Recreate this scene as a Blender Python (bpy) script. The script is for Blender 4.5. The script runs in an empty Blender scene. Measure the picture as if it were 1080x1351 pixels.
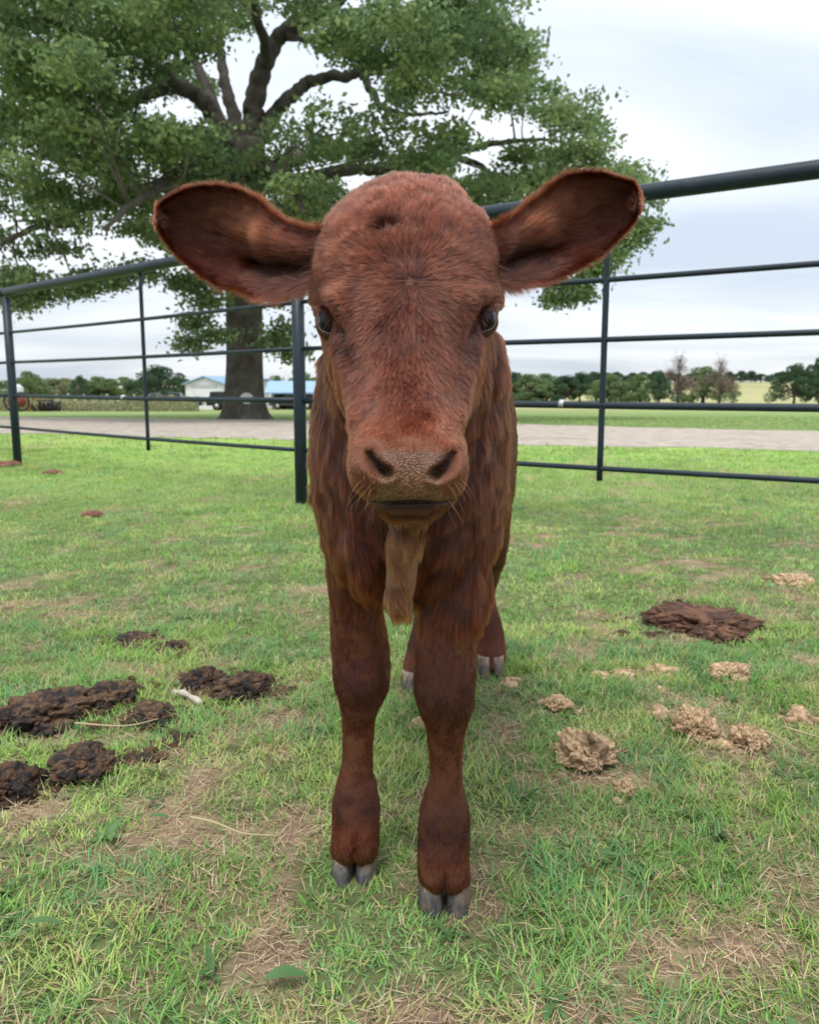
import bpy, math, random
import numpy as np
from mathutils import Vector

sc = bpy.context.scene
R = math.radians
rng = np.random.default_rng(7)
random.seed(7)

# ------------------------------------------------------------------ camera
CAM_H = 0.69
PITCH = R(8.7)
F_PX = 1080.0
cam = bpy.data.cameras.new('camera')
cam_o = bpy.data.objects.new('camera', cam)
sc.collection.objects.link(cam_o)
cam_o.location = (0, 0, CAM_H)
cam_o.rotation_euler = (R(90) - PITCH, 0, 0)
cam.sensor_fit = 'VERTICAL'
cam.sensor_height = 8.6
cam.sensor_width = 8.6
cam.lens = 8.6 * F_PX / 1351.0
cam.clip_start = 0.02
cam.clip_end = 6000
cam.dof.use_dof = True
cam.dof.focus_distance = 0.86
cam.dof.aperture_fstop = cam.lens / 2.5
sc.camera = cam_o

# ------------------------------------------------------------------ world
w = bpy.data.worlds.new('World')
sc.world = w
w.use_nodes = True
nt = w.node_tree
for n in list(nt.nodes):
    nt.nodes.remove(n)


def N(tree, typ, **kw):
    n = tree.nodes.new(typ)
    for k, v in kw.items():
        setattr(n, k, v)
    return n


SUN_EL, SUN_ROT = R(66), R(200)
out = N(nt, 'ShaderNodeOutputWorld')
sky = N(nt, 'ShaderNodeTexSky', sky_type='NISHITA')
sky.sun_disc = False
sky.sun_elevation = SUN_EL
sky.sun_rotation = SUN_ROT
bg1 = N(nt, 'ShaderNodeBackground')
bg1.inputs['Strength'].default_value = 0.1
nt.links.new(sky.outputs[0], bg1.inputs[0])
tc = N(nt, 'ShaderNodeTexCoord')
sx = N(nt, 'ShaderNodeSeparateXYZ')
nt.links.new(tc.outputs['Generated'], sx.inputs[0])


def wmath(op, a, b=None):
    m = N(nt, 'ShaderNodeMath', operation=op)
    for i, v in enumerate((a, b)):
        if v is None:
            continue
        if isinstance(v, (int, float)):
            m.inputs[i].default_value = v
        else:
            nt.links.new(v, m.inputs[i])
    return m.outputs[0]


zc = wmath('MAXIMUM', sx.outputs[2], 0.0)
den = wmath('ADD', zc, 0.12)
cx = wmath('DIVIDE', sx.outputs[0], den)
cy = wmath('DIVIDE', sx.outputs[1], den)
cb = N(nt, 'ShaderNodeCombineXYZ')
nt.links.new(cx, cb.inputs[0])
nt.links.new(cy, cb.inputs[1])
mp = N(nt, 'ShaderNodeMapping')
mp.inputs['Scale'].default_value = (0.55, 1.0, 1.0)
mp.inputs['Rotation'].default_value = (0, 0, R(12))
mp.inputs['Location'].default_value = (3.1, 1.2, 0)
nt.links.new(cb.outputs[0], mp.inputs[0])
nz = N(nt, 'ShaderNodeTexNoise')
nz.inputs['Scale'].default_value = 0.75
nz.inputs['Detail'].default_value = 5
nz.inputs['Roughness'].default_value = 0.5
nz.inputs['Distortion'].default_value = 0.4
nt.links.new(mp.outputs[0], nz.inputs['Vector'])
cr = N(nt, 'ShaderNodeValToRGB')
cr.color_ramp.elements[0].position = 0.34
cr.color_ramp.elements[0].color = (0.50, 0.56, 0.65, 1)
cr.color_ramp.elements[1].position = 0.58
cr.color_ramp.elements[1].color = (0.76, 0.79, 0.825, 1)
nt.links.new(nz.outputs[0], cr.inputs[0])
# CIE-like overcast: brighter towards the zenith
zen = N(nt, 'ShaderNodeMapRange')
zen.inputs['From Min'].default_value = 0.0
zen.inputs['From Max'].default_value = 1.0
zen.inputs['To Min'].default_value = 0.76
zen.inputs['To Max'].default_value = 1.5
nt.links.new(zc, zen.inputs[0])
bg2 = N(nt, 'ShaderNodeBackground')
nt.links.new(cr.outputs[0], bg2.inputs[0])
nt.links.new(zen.outputs[0], bg2.inputs[1])
mx = N(nt, 'ShaderNodeMixShader')
mx.inputs[0].default_value = 0.86
nt.links.new(bg1.outputs[0], mx.inputs[1])
nt.links.new(bg2.outputs[0], mx.inputs[2])
nt.links.new(mx.outputs[0], out.inputs[0])

# ------------------------------------------------------------------ sun
sl = bpy.data.lights.new('sun', 'SUN')
sl.energy = 1.5
sl.angle = R(14)
sl.color = (1.0, 0.96, 0.9)
so = bpy.data.objects.new('sun', sl)
sc.collection.objects.link(so)
# direction towards the sun: behind the camera, a little to the left
az = SUN_ROT
sd = Vector((math.sin(az) * math.cos(SUN_EL), math.cos(az) * math.cos(SUN_EL), math.sin(SUN_EL)))
so.rotation_euler = sd.to_track_quat('Z', 'Y').to_euler()

# ------------------------------------------------------------------ exposure
sc.view_settings.view_transform = 'Standard'
sc.view_settings.look = 'None'
sc.view_settings.gamma = 1
sc.view_settings.exposure = 0.74
sc.view_settings.use_curve_mapping = False
sc.cycles.use_denoising = True
sc.cycles.max_bounces = 6
sc.cycles.transparent_max_bounces = 6
try:
    sc.cycles_curves.shape = 'RIBBONS'
    sc.cycles_curves.subdivisions = 2
except Exception:
    pass

# ------------------------------------------------------------------ helpers
CP, SP = math.cos(PITCH), math.sin(PITCH)


def P(px, py, Y):
    """point at forward distance Y on the line through a photo pixel (numpy friendly)"""
    px, py, Y = np.asarray(px, float), np.asarray(py, float), np.asarray(Y, float)
    a = (px - 540.0) / F_PX
    b = (675.5 - py) / F_PX
    dy = CP + b * SP
    dz = -SP + b * CP
    t = Y / dy
    return np.stack([a * t, Y + 0 * a, CAM_H + dz * t], -1)


def PROJ(p):
    x, y, z = p[..., 0], p[..., 1], p[..., 2] - CAM_H
    d = y * CP - z * SP
    u = y * SP + z * CP
    return 540 + F_PX * x / d, 675.5 - F_PX * u / d


def terrain(x, y):
    x, y = np.asarray(x, float), np.asarray(y, float)
    z = -0.15 * np.clip((y - 7) / 13.5, 0, 1) ** 1.3
    z = z - 1.65 * np.clip((y - 20.5) / 70.0, 0, 1)
    far = np.clip((y - 120) / 230.0, 0, 1)
    side = np.clip((x + 30) / 90.0, 0, 1)
    z = z + far * (1.6 + 3.0 * side)
    near = np.clip((7 - y) / 3.0, 0, 1)
    z = z + 0.006 * near * np.sin(x * 5.1 + 1.3 * np.sin(y * 3.7)) * np.sin(y * 4.3 + x)
    return z


def G(px, py):
    """ground point seen at a photo pixel"""
    lo, hi = 0.3, 900.0
    ys = np.exp(np.linspace(math.log(lo), math.log(hi), 4000))
    p = P(px, py, ys)
    below = p[:, 2] <= terrain(p[:, 0], ys)
    i = int(np.argmax(below)) if below.any() else len(ys) - 1
    q = p[i].copy()
    q[2] = terrain(q[0], q[1])
    return q


def hashn(ix, iy, iz, seed=0):
    h = (ix.astype(np.int64) * 73856093) ^ (iy.astype(np.int64) * 19349663) ^ (iz.astype(np.int64) * 83492791) ^ (seed * 2654435761 % 2147483647)
    h = (h ^ (h >> 13)) * 1274126177 & 0x7fffffff
    h = h ^ (h >> 16)
    return (h & 0xffff) / 65535.0


def vnoise(p, scale, seed=0):
    """smooth value noise 0..1 at (N,3) points"""
    q = p * scale
    i = np.floor(q).astype(np.int64)
    f = q - i
    f = f * f * (3 - 2 * f)
    r = 0
    for dx in (0, 1):
        for dy in (0, 1):
            for dz in (0, 1):
                wgt = (f[:, 0] if dx else 1 - f[:, 0]) * (f[:, 1] if dy else 1 - f[:, 1]) * (f[:, 2] if dz else 1 - f[:, 2])
                r = r + wgt * hashn(i[:, 0] + dx, i[:, 1] + dy, i[:, 2] + dz, seed)
    return r


def fbm(p, scale, seed=0, oct=3):
    r, a, t = 0, 1.0, 0
    for k in range(oct):
        r = r + a * vnoise(p, scale * 2 ** k, seed + k * 11)
        t += a
        a *= 0.5
    return r / t


def sstep(a, b, x):
    t = np.clip((x - a) / (b - a), 0, 1)
    return t * t * (3 - 2 * t)


def norm(v):
    return v / (np.linalg.norm(v, axis=-1, keepdims=True) + 1e-9)


# ------------------------------------------------------------------ object helpers
def mesh_np(name, v, f, smooth=True, col=None):
    """v (n,3), f (m,k) arrays or list of such arrays"""
    fl = f if isinstance(f, list) else [f]
    fl = [np.asarray(a, np.int32) for a in fl if len(a)]
    me = bpy.data.meshes.new(name)
    v = np.asarray(v, np.float32)
    me.vertices.add(len(v))
    me.vertices.foreach_set('co', v.ravel())
    nl = sum(a.size for a in fl)
    nf = sum(len(a) for a in fl)
    me.loops.add(nl)
    me.loops.foreach_set('vertex_index', np.concatenate([a.ravel() for a in fl]))
    me.polygons.add(nf)
    tot = np.concatenate([np.full(len(a), a.shape[1], np.int32) for a in fl])
    st = np.concatenate([[0], np.cumsum(tot)[:-1]]).astype(np.int32)
    me.polygons.foreach_set('loop_start', st)
    me.update(calc_edges=True)
    me.validate()
    me.polygons.foreach_set('use_smooth', np.full(len(me.polygons), smooth))
    if col is not None:
        a = me.color_attributes.new('col', 'FLOAT_COLOR', 'POINT')
        c = np.ones((len(v), 4), np.float32)
        c[:, :3] = col
        a.data.foreach_set('color', c.ravel())
    return me


def link(name, me, mat=None, parent=None, loc=None):
    o = bpy.data.objects.new(name, me)
    sc.collection.objects.link(o)
    if mat is not None and me is not None and not me.materials:
        me.materials.append(mat)
    if parent is not None:
        o.parent = parent
    if loc is not None:
        o.location = loc
    return o


def tag(o, label=None, cat=None, group=None, kind=None):
    if label: o['label'] = label
    if cat: o['category'] = cat
    if group: o['group'] = group
    if kind: o['kind'] = kind
    return o


def empty(name, loc=(0, 0, 0), rz=0.0):
    o = bpy.data.objects.new(name, None)
    sc.collection.objects.link(o)
    o.location = loc
    o.rotation_euler = (0, 0, rz)
    o.empty_display_size = 0.1
    return o


def copy_tree(o, parent=None):
    c = o.copy()
    sc.collection.objects.link(c)
    c.parent = parent
    for ch in list(o.children):
        copy_tree(ch, c)
    return c


class MB:
    """collects shapes into one mesh"""
    def __init__(s):
        s.v, s.f, s.n = [], {}, 0

    def add(s, v, f):
        v = np.asarray(v, float)
        for a in (f if isinstance(f, list) and isinstance(f[0], np.ndarray) else [f]):
            a = np.asarray(a, int)
            if len(a):
                s.f.setdefault(a.shape[1], []).append(a + s.n)
        s.v.append(v)
        s.n += len(v)
        return s

    def box(s, c, d, rz=0.0, taper=1.0):
        hx, hy, hz = d[0] / 2, d[1] / 2, d[2] / 2
        v = np.array([[sx_ * hx * (taper if k else 1), sy_ * hy * (taper if k else 1), (hz if k else -hz)] for k in (0, 1) for sx_, sy_ in ((-1, -1), (1, -1), (1, 1), (-1, 1))])
        ca, sa = math.cos(rz), math.sin(rz)
        v = np.c_[v[:, 0] * ca - v[:, 1] * sa, v[:, 0] * sa + v[:, 1] * ca, v[:, 2]] + np.array(c)
        return s.add(v, [[0, 3, 2, 1], [4, 5, 6, 7], [0, 1, 5, 4], [1, 2, 6, 5], [2, 3, 7, 6], [3, 0, 4, 7]])

    def tube(s, pts, rad, seg=10, cap=True):
        pts = np.asarray(pts, float)
        n = len(pts)
        rad = np.broadcast_to(np.asarray(rad, float), (n,))
        tan = np.gradient(pts, axis=0)
        tan = norm(tan)
        ref = np.array([0, 0, 1.0]) if abs(tan[0, 2]) < 0.9 else np.array([1.0, 0, 0])
        u = norm(np.cross(tan[0], ref))
        rings = []
        for i in range(n):
            u = norm(u - tan[i] * np.dot(u, tan[i]))
            vv = np.cross(tan[i], u)
            a = np.linspace(0, 2 * math.pi, seg, endpoint=False)
            rings.append(pts[i] + rad[i] * (np.cos(a)[:, None] * u + np.sin(a)[:, None] * vv))
        v = np.concatenate(rings)
        k = np.arange(seg)
        f = []
        for i in range(n - 1):
            a, b = i * seg, (i + 1) * seg
            f.append(np.c_[a + k, a + (k + 1) % seg, b + (k + 1) % seg, b + k])
        fl = [np.concatenate(f)]
        if cap:
            v = np.r_[v, [pts[0]], [pts[-1]]]
            c0, c1 = n * seg, n * seg + 1
            e = (n - 1) * seg
            fl.append(np.r_[np.c_[(k + 1) % seg, k, np.full(seg, c0)], np.c_[e + k, e + (k + 1) % seg, np.full(seg, c1)]])
        return s.add(v, fl)

    def mesh(s, name, smooth=True, col=None):
        return mesh_np(name, np.concatenate(s.v), [np.concatenate(a) for a in s.f.values()], smooth, col)

    def build(s, name, mat, parent=None, smooth=True, loc=None):
        return link(name, s.mesh(name, smooth), mat, parent, loc)


def loft(rings):
    """closed surface from equal-length rings (k,3)"""
    n, k = len(rings), len(rings[0])
    v = np.concatenate(rings + [rings[0].mean(0)[None], rings[-1].mean(0)[None]])
    i = np.arange(k)
    f = [np.c_[a * k + i, a * k + (i + 1) % k, (a + 1) * k + (i + 1) % k, (a + 1) * k + i] for a in range(n - 1)]
    e = (n - 1) * k
    t = np.r_[np.c_[(i + 1) % k, i, np.full(k, n * k)], np.c_[e + i, e + (i + 1) % k, np.full(k, n * k + 1)]]
    return v, [np.concatenate(f), t]


def catmull(tab, m):
    """smooth resample of the rows of a table"""
    tab = np.asarray(tab, float)
    n = len(tab)
    t = np.linspace(0, n - 1, m)
    i = np.clip(t.astype(int), 0, n - 2)
    f = (t - i)[:, None]
    p0, p1, p2, p3 = tab[np.maximum(i - 1, 0)], tab[i], tab[i + 1], tab[np.minimum(i + 2, n - 1)]
    return 0.5 * (2 * p1 + (p2 - p0) * f + (2 * p0 - 5 * p1 + 4 * p2 - p3) * f ** 2 + (3 * p1 - p0 - 3 * p2 + p3) * f ** 3)


def supell(n, p):
    a = np.linspace(0, 2 * math.pi, n, endpoint=False)
    c, s_ = np.cos(a), np.sin(a)
    return np.sign(c) * np.abs(c) ** (2 / p), np.sign(s_) * np.abs(s_) ** (2 / p)


# ------------------------------------------------------------------ materials
def mat(name, base, rough=0.8, spec=0.3, metallic=0.0, noise=None, bump=None, attr=None, trans=0.0, coat=0.0, cols=None, coord='Object'):
    """noise=(scale, dark, light) multiplies; bump=(scale, strength, distance); cols=(scale, other colour, lo, hi)"""
    m = bpy.data.materials.new(name)
    m.use_nodes = True
    t = m.node_tree
    b = t.nodes['Principled BSDF']
    b.inputs['Roughness'].default_value = rough
    b.inputs['Specular IOR Level'].default_value = spec
    b.inputs['Metallic'].default_value = metallic
    b.inputs['Coat Weight'].default_value = coat
    tcn = N(t, 'ShaderNodeTexCoord')
    vec = tcn.outputs[coord]
    if attr:
        a = N(t, 'ShaderNodeAttribute', attribute_name=attr)
        cur = a.outputs['Color']
    else:
        r = N(t, 'ShaderNodeRGB')
        r.outputs[0].default_value = (*base, 1)
        cur = r.outputs[0]
    if cols:
        nn = N(t, 'ShaderNodeTexNoise')
        nn.inputs['Scale'].default_value = cols[0]
        nn.inputs['Detail'].default_value = 6
        t.links.new(vec, nn.inputs['Vector'])
        mr = N(t, 'ShaderNodeMapRange')
        mr.inputs['From Min'].default_value = cols[2]
        mr.inputs['From Max'].default_value = cols[3]
        t.links.new(nn.outputs[0], mr.inputs[0])
        mxx = N(t, 'ShaderNodeMix', data_type='RGBA')
        t.links.new(mr.outputs[0], mxx.inputs[0])
        t.links.new(cur, mxx.inputs[6])
        mxx.inputs[7].default_value = (*cols[1], 1)
        cur = mxx.outputs[2]
    if noise:
        nn = N(t, 'ShaderNodeTexNoise')
        nn.inputs['Scale'].default_value = noise[0]
        nn.inputs['Detail'].default_value = 8
        nn.inputs['Roughness'].default_value = 0.65
        t.links.new(vec, nn.inputs['Vector'])
        mr = N(t, 'ShaderNodeMapRange')
        mr.inputs['From Min'].default_value = 0.3
        mr.inputs['From Max'].default_value = 0.7
        mr.inputs['To Min'].default_value = noise[1]
        mr.inputs['To Max'].default_value = noise[2]
        t.links.new(nn.outputs[0], mr.inputs[0])
        vm = N(t, 'ShaderNodeVectorMath', operation='SCALE')
        t.links.new(cur, vm.inputs[0])
        t.links.new(mr.outputs[0], vm.inputs['Scale'])
        cur = vm.outputs[0]
    t.links.new(cur, b.inputs['Base Color'])
    if bump:
        nn = N(t, 'ShaderNodeTexNoise')
        nn.inputs['Scale'].default_value = bump[0]
        nn.inputs['Detail'].default_value = 8
        nn.inputs['Roughness'].default_value = 0.7
        t.links.new(vec, nn.inputs['Vector'])
        bn = N(t, 'ShaderNodeBump')
        bn.inputs['Strength'].default_value = bump[1]
        bn.inputs['Distance'].default_value = bump[2]
        t.links.new(nn.outputs[0], bn.inputs['Height'])
        t.links.new(bn.outputs[0], b.inputs['Normal'])
    if trans:
        tr = N(t, 'ShaderNodeBsdfTranslucent')
        t.links.new(cur, tr.inputs[0])
        ms = N(t, 'ShaderNodeMixShader')
        ms.inputs[0].default_value = trans
        t.links.new(b.outputs[0], ms.inputs[1])
        t.links.new(tr.outputs[0], ms.inputs[2])
        t.links.new(ms.outputs[0], t.nodes['Material Output'].inputs[0])
    return m


#@@GROUND
# ------------------------------------------------------------------ ground
def axis_pts(fine, half, lim, n):
    """coordinates dense within +-half, growing to lim"""
    a = np.arange(0, half, fine)
    r = (lim / half) ** (1 / n)
    b = half * r ** np.arange(0, n + 1)
    return np.r_[a, b]


gx = axis_pts(0.035, 2.6, 3000, 130)
gx = np.r_[-gx[::-1][:-1], gx]
gy = np.r_[-np.geomspace(3000, 1.0, 40), np.arange(-0.9, 4.5, 0.035), np.geomspace(4.5, 3000, 170)]
XX, YY = np.meshgrid(gx, gy)
ZZ = terrain(XX, YY)
pp = np.c_[XX.ravel(), YY.ravel(), np.zeros(XX.size)]
fine = (np.abs(XX) < 2.6) & (YY < 4.5) & (YY > -0.9)
ZZ = ZZ + np.where(fine, (fbm(pp, 9, 3).reshape(XX.shape) - 0.5) * 0.016 + (vnoise(pp, 30, 9).reshape(XX.shape) - 0.5) * 0.006, 0)
gv = np.c_[XX.ravel(), YY.ravel(), ZZ.ravel()]
ny, nx = XX.shape
ii = np.arange(ny - 1)[:, None] * nx + np.arange(nx - 1)[None]
gf = np.stack([ii, ii + 1, ii + nx + 1, ii + nx], -1).reshape(-1, 4)


def ground_z(x, y):
    p = np.c_[np.ravel(x), np.ravel(y), np.zeros(np.size(x))]
    near = (np.abs(p[:, 0]) < 2.6) & (p[:, 1] < 4.5)
    return terrain(p[:, 0], p[:, 1]) + np.where(near, (fbm(p, 9, 3) - 0.5) * 0.016 + (vnoise(p, 30, 9) - 0.5) * 0.006, 0)


def bare(p):
    """0 lush .. 1 bare, by place"""
    n = fbm(p * np.array([1, 1, 0]), 2.6, 21, 4)
    n2 = fbm(p * np.array([1, 1, 0]), 11, 55, 3)
    v = (n - 0.5) * 1.5 + (n2 - 0.5) * 2.8
    bias = 0.15 - 0.12 * sstep(1.0, 2.6, p[:, 1]) - 0.25 * sstep(3, 6, p[:, 1])
    bias = bias + 0.10 * sstep(0.0, 0.5, p[:, 0]) * (p[:, 1] < 1.4)
    bias = bias - 0.10 * sstep(0.0, -0.4, p[:, 0])
    return np.clip(v + bias, 0, 1)


def green_var(p):
    return fbm(p * np.array([1, 1, 0]), 1.3, 77, 3)


gb = bare(pp)
gvv = green_var(pp)
tgreen = np.array([0.28, 0.41, 0.10])
soil = np.array([0.30, 0.20, 0.14])
litter = np.array([0.50, 0.38, 0.24])
fine_n = vnoise(pp, 55, 5)[:, None]
soilc = soil * (0.75 + 0.5 * fine_n) * 1.0
soilc = soilc * (1 - 0.5 * sstep(0.5, 0.8, vnoise(pp, 21, 8)))[:, None] + litter * 0.5 * sstep(0.5, 0.8, vnoise(pp, 21, 8))[:, None]
ydist = pp[:, 1]
undergrass = np.array([0.14, 0.17, 0.07]) * (0.7 + 0.6 * fine_n)
farg = tgreen * (0.8 + 0.5 * gvv[:, None])
fy = sstep(3.0, 9.0, ydist)[:, None]
gcol = undergrass * (1 - fy) + farg * fy
gcol = gcol * (1 - gb[:, None]) + soilc * gb[:, None]
# fields beyond the road: green, straw-coloured, then pale pasture on the rise
n3 = fbm(pp * np.array([1, 0.4, 0]), 0.05, 31, 3)[:, None]
strawc = np.array([0.36, 0.35, 0.17])
mid = sstep(30, 60, ydist)[:, None]
fieldc = np.array([0.19, 0.27, 0.09]) * (1 - mid) + (np.array([0.24, 0.29, 0.11])) * mid
fieldc = fieldc * (0.75 + 0.5 * n3)
farm_ = sstep(78, 100, ydist)[:, None]
fieldc = fieldc * (1 - farm_) + (strawc * (0.8 + 0.4 * n3)) * farm_
k = sstep(12.5, 15, ydist)[:, None]
gcol = gcol * (1 - k) + fieldc * k
gmat = mat('ground_soil_and_turf', (0, 0, 0), rough=0.95, spec=0.1, attr='col', noise=(38, 0.6, 1.35), bump=(60, 0.9, 0.01))
ground = link('ground', mesh_np('ground', gv, gf, True, gcol), gmat)
tag(ground, 'grazed pasture turf with bare soil patches running out to far fields', kind='structure')

# gravel road (a sheet just above the ground)
def strip(name, near_px, far_px, m, mat_, lift, nseg=300, ncross=14):
    na = np.array([G(*q) for q in near_px]); fa = np.array([G(*q) for q in far_px])
    na = catmull(na, nseg); fa = catmull(fa, nseg)
    t = np.linspace(0, 1, ncross)
    v = na[:, None] * (1 - t)[None, :, None] + fa[:, None] * t[None, :, None]
    wob = (fbm(v.reshape(-1, 3) * np.array([1, 1, 0]), 0.9, 40, 3).reshape(v.shape[:2]) - 0.5) * 1.1
    edge = np.abs(t - 0.5) * 2
    wob = wob + (fbm(v.reshape(-1, 3) * np.array([1, 1, 0]), 4, 47, 3).reshape(v.shape[:2]) - 0.5) * 0.9
    v[..., 1] += wob * edge[None] ** 4
    v[..., 2] = terrain(v[..., 0], v[..., 1]) + lift * (1 - edge[None] ** 6 * 0.85)
    a = (np.arange(nseg - 1)[:, None] * ncross + np.arange(ncross - 1)[None]).ravel()
    f = np.c_[a, a + 1, a + ncross + 1, a + ncross][:, ::-1]
    return link(name, mesh_np(name, v.reshape(-1, 3), f), mat_)


gravel = mat('road_gravel', (0.56, 0.485, 0.41), rough=0.95, spec=0.15, noise=(5.0, 0.66, 1.2), bump=(25, 1.0, 0.04), cols=(0.5, (0.36, 0.36, 0.22), 0.56, 0.75))
road = strip('gravel_road', [(-700, 566), (-300, 568), (0, 572), (250, 577), (540, 584), (800, 590), (1080, 596), (1500, 604), (2200, 616)],
             [(-700, 545), (-300, 547), (0, 550), (250, 553), (540, 557), (800, 563), (1080, 569), (1500, 574), (2200, 584)], 0, gravel, 0.03)
tag(road, 'pale gravel farm road crossing behind the pipe fence', kind='structure')
#@@CALF
# ------------------------------------------------------------------ calf body: lofts joined and remeshed into one skin
cb_ = MB()
NR = 48
# head slices: py, left px, right px, front Y, depth, exponent, where the widest point lies (fraction of the depth)
HEAD = [
    (254, 502, 584, 0.976, 0.060, 2.2, .5),
    (261, 484, 600, 0.958, 0.100, 2.3, .5),
    (274, 469, 608, 0.938, 0.130, 2.4, .5),
    (292, 451, 621, 0.918, 0.150, 2.4, .5),
    (316, 431, 641, 0.898, 0.165, 2.4, .5),
    (350, 421, 647, 0.880, 0.175, 2.5, .5),
    (385, 419, 650, 0.862, 0.180, 2.6, .48),
    (410, 420, 652, 0.848, 0.180, 2.5, .45),
    (435, 423, 648, 0.834, 0.180, 2.3, .44),
    (465, 430, 643, 0.818, 0.180, 2.15, .45),
    (495, 436, 637, 0.800, 0.180, 2.1, .46),
    (525, 445, 628, 0.782, 0.175, 2.15, .47),
    (550, 455, 617, 0.763, 0.168, 2.3, .48),
    (572, 462, 609, 0.742, 0.160, 2.5, .47),
    (592, 468, 605, 0.722, 0.155, 2.7, .44),
    (615, 470, 605, 0.708, 0.150, 2.8, .42),
    (638, 472, 605, 0.703, 0.140, 2.8, .42),
    (654, 479, 601, 0.706, 0.125, 2.6, .45),
    (665, 486, 598, 0.713, 0.110, 2.4, .5),
    (675, 498, 584, 0.722, 0.100, 2.2, .5),
    (686, 512, 572, 0.735, 0.080, 2.1, .5),
]
nvec = norm(np.array([0, 1, -0.20]))
rings = []
for py, l, r_, yf, dep, ex, wf in catmull(HEAD, 64):
    yw = yf + dep * wf
    cl, crr = P(l, py, yw), P(r_, py, yw)
    c = (cl + crr) / 2
    a = (crr[0] - cl[0]) / 2
    cc, ss = supell(NR, ex)
    dd = np.where(ss < 0, ss * dep * wf, ss * dep * (1 - wf))
    rings.append(c + np.c_[a * cc, 0 * cc, 0 * cc] + dd[:, None] * nvec)
cb_.add(*loft(rings))


def tube_rings(tab, m, ex=2.2):
    """rows: cx cy cz, half width, half height; rings stand across the path, one axis kept horizontal"""
    t = catmull(tab, m)
    pts = t[:, :3]
    tan = norm(np.gradient(pts, axis=0))
    rr = []
    for i in range(m):
        s_ = norm(np.cross(tan[i], [0, 0, 1.0]))
        u = np.cross(s_, tan[i])
        cc, ss = supell(NR, ex)
        rr.append(pts[i] + t[i, 3] * cc[:, None] * s_ + t[i, 4] * ss[:, None] * u)
    return rr


bx = lambda Y: 0.004 + (Y - 1.1) * 0.10
TORSO = [(bx(.985), .985, .555, .045, .07), (bx(1.01), 1.01, .575, .085, .13), (bx(1.06), 1.06, .59, .108, .18),
         (bx(1.13), 1.13, .60, .124, .20), (bx(1.25), 1.25, .592, .130, .205), (bx(1.4), 1.4, .575, .148, .205),
         (bx(1.55), 1.55, .575, .150, .20), (bx(1.68), 1.68, .585, .142, .185), (bx(1.8), 1.8, .60, .125, .165),
         (bx(1.88), 1.88, .61, .095, .135), (bx(1.93), 1.93, .62, .045, .07)]
cb_.add(*loft(tube_rings(TORSO, 60, 2.5)))
# neck down to the chest
NECK = [(-.003, .93, .84, .055, .06), (-.003, .97, .805, .078, .085), (-.002, 1.01, .75, .098, .11), (0, 1.06, .69, .108, .14), (.004, 1.12, .63, .112, .15), (.006, 1.2, .60, .10, .13)]
cb_.add(*loft(tube_rings(NECK, 30)))
# drape of skin each side of the throat, and the brisket folds
def vert_rings(rows, m, ex=2.1):
    """rows: py, left px, right px, Y, half depth: horizontal rings"""
    rr = []
    for py, l, r_, Y, hd in catmull(rows, m):
        a, b = P(l, py, Y), P(r_, py, Y)
        c = (a + b) / 2
        cc, ss = supell(NR, ex)
        rr.append(c + np.c_[(b[0] - a[0]) / 2 * cc, hd * ss, 0 * cc])
    return rr


cb_.add(*loft(vert_rings([(428, 500, 640, 1.08, .04), (440, 460, 656, 1.08, .06), (465, 432, 665, 1.07, .08), (492, 424, 667, 1.06, .09), (530, 418, 667, 1.06, .09), (580, 415, 666, 1.06, .10), (630, 417, 664, 1.06, .105), (680, 425, 656, 1.06, .10), (720, 434, 648, 1.06, .09), (760, 446, 634, 1.07, .07), (785, 470, 620, 1.07, .04)], 34, 2.3)))
cb_.add(*loft(vert_rings([(630, 450, 500, 1.03, .03), (690, 444, 506, 1.012, .04), (730, 452, 506, 1.008, .035), (762, 464, 503, 1.01, .028), (782, 475, 498, 1.015, .012)], 20)))
cb_.add(*loft(vert_rings([(630, 565, 620, 1.03, .03), (690, 564, 632, 1.012, .04), (730, 562, 618, 1.008, .035), (765, 564, 602, 1.01, .028), (785, 572, 594, 1.015, .012)], 20)))
# dewlap
cb_.add(*loft(vert_rings([(655, 518, 570, .90, .03), (685, 516, 564, .925, .020), (720, 511, 556, .932, .017), (760, 508, 551, .935, .015), (790, 509, 546, .935, .013), (812, 514, 541, .935, .009)], 30)))
# front legs: py, left, right, Y centre, half depth
LEG_L = [(640, 416, 516, 1.10, .075), (690, 425, 514, 1.085, .070), (740, 431, 506, 1.08, .058), (780, 435, 499, 1.08, .048), (810, 437, 504, 1.08, .043), (840, 437, 510, 1.08, .041), (870, 438, 514, 1.078, .040), (895, 439, 514, 1.076, .040),
         (920, 445, 507, 1.077, .036), (945, 450, 496, 1.08, .029), (975, 452, 493, 1.083, .025), (1010, 450, 491, 1.083, .024), (1040, 442, 497, 1.082, .029), (1065, 439, 501, 1.082, .034),
         (1090, 438, 501, 1.08, .034), (1108, 437, 500, 1.077, .033), (1122, 436, 499, 1.080, .034), (1129, 439, 496, 1.084, .030)]
LEG_R = [(650, 564, 664, 1.09, .075), (700, 564, 656, 1.06, .068), (750, 561, 646, 1.045, .056), (790, 557, 641, 1.035, .052), (820, 556, 631, 1.03, .046), (850, 549, 628, 1.025, .042), (880, 547, 627, 1.02, .041), (910, 547, 626, 1.018, .041),
         (935, 553, 624, 1.018, .037), (960, 562, 614, 1.02, .030), (990, 566, 609, 1.022, .025), (1020, 566, 609, 1.022, .024), (1045, 560, 613, 1.022, .027), (1070, 553, 618, 1.02, .033),
         (1100, 552, 619, 1.018, .034), (1125, 551, 619, 1.014, .033), (1150, 551, 620, 1.01, .034), (1158, 552, 621, 1.014, .034), (1165, 555, 618, 1.016, .030)]
cb_.add(*loft(vert_rings(LEG_L, 60)))
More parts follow.
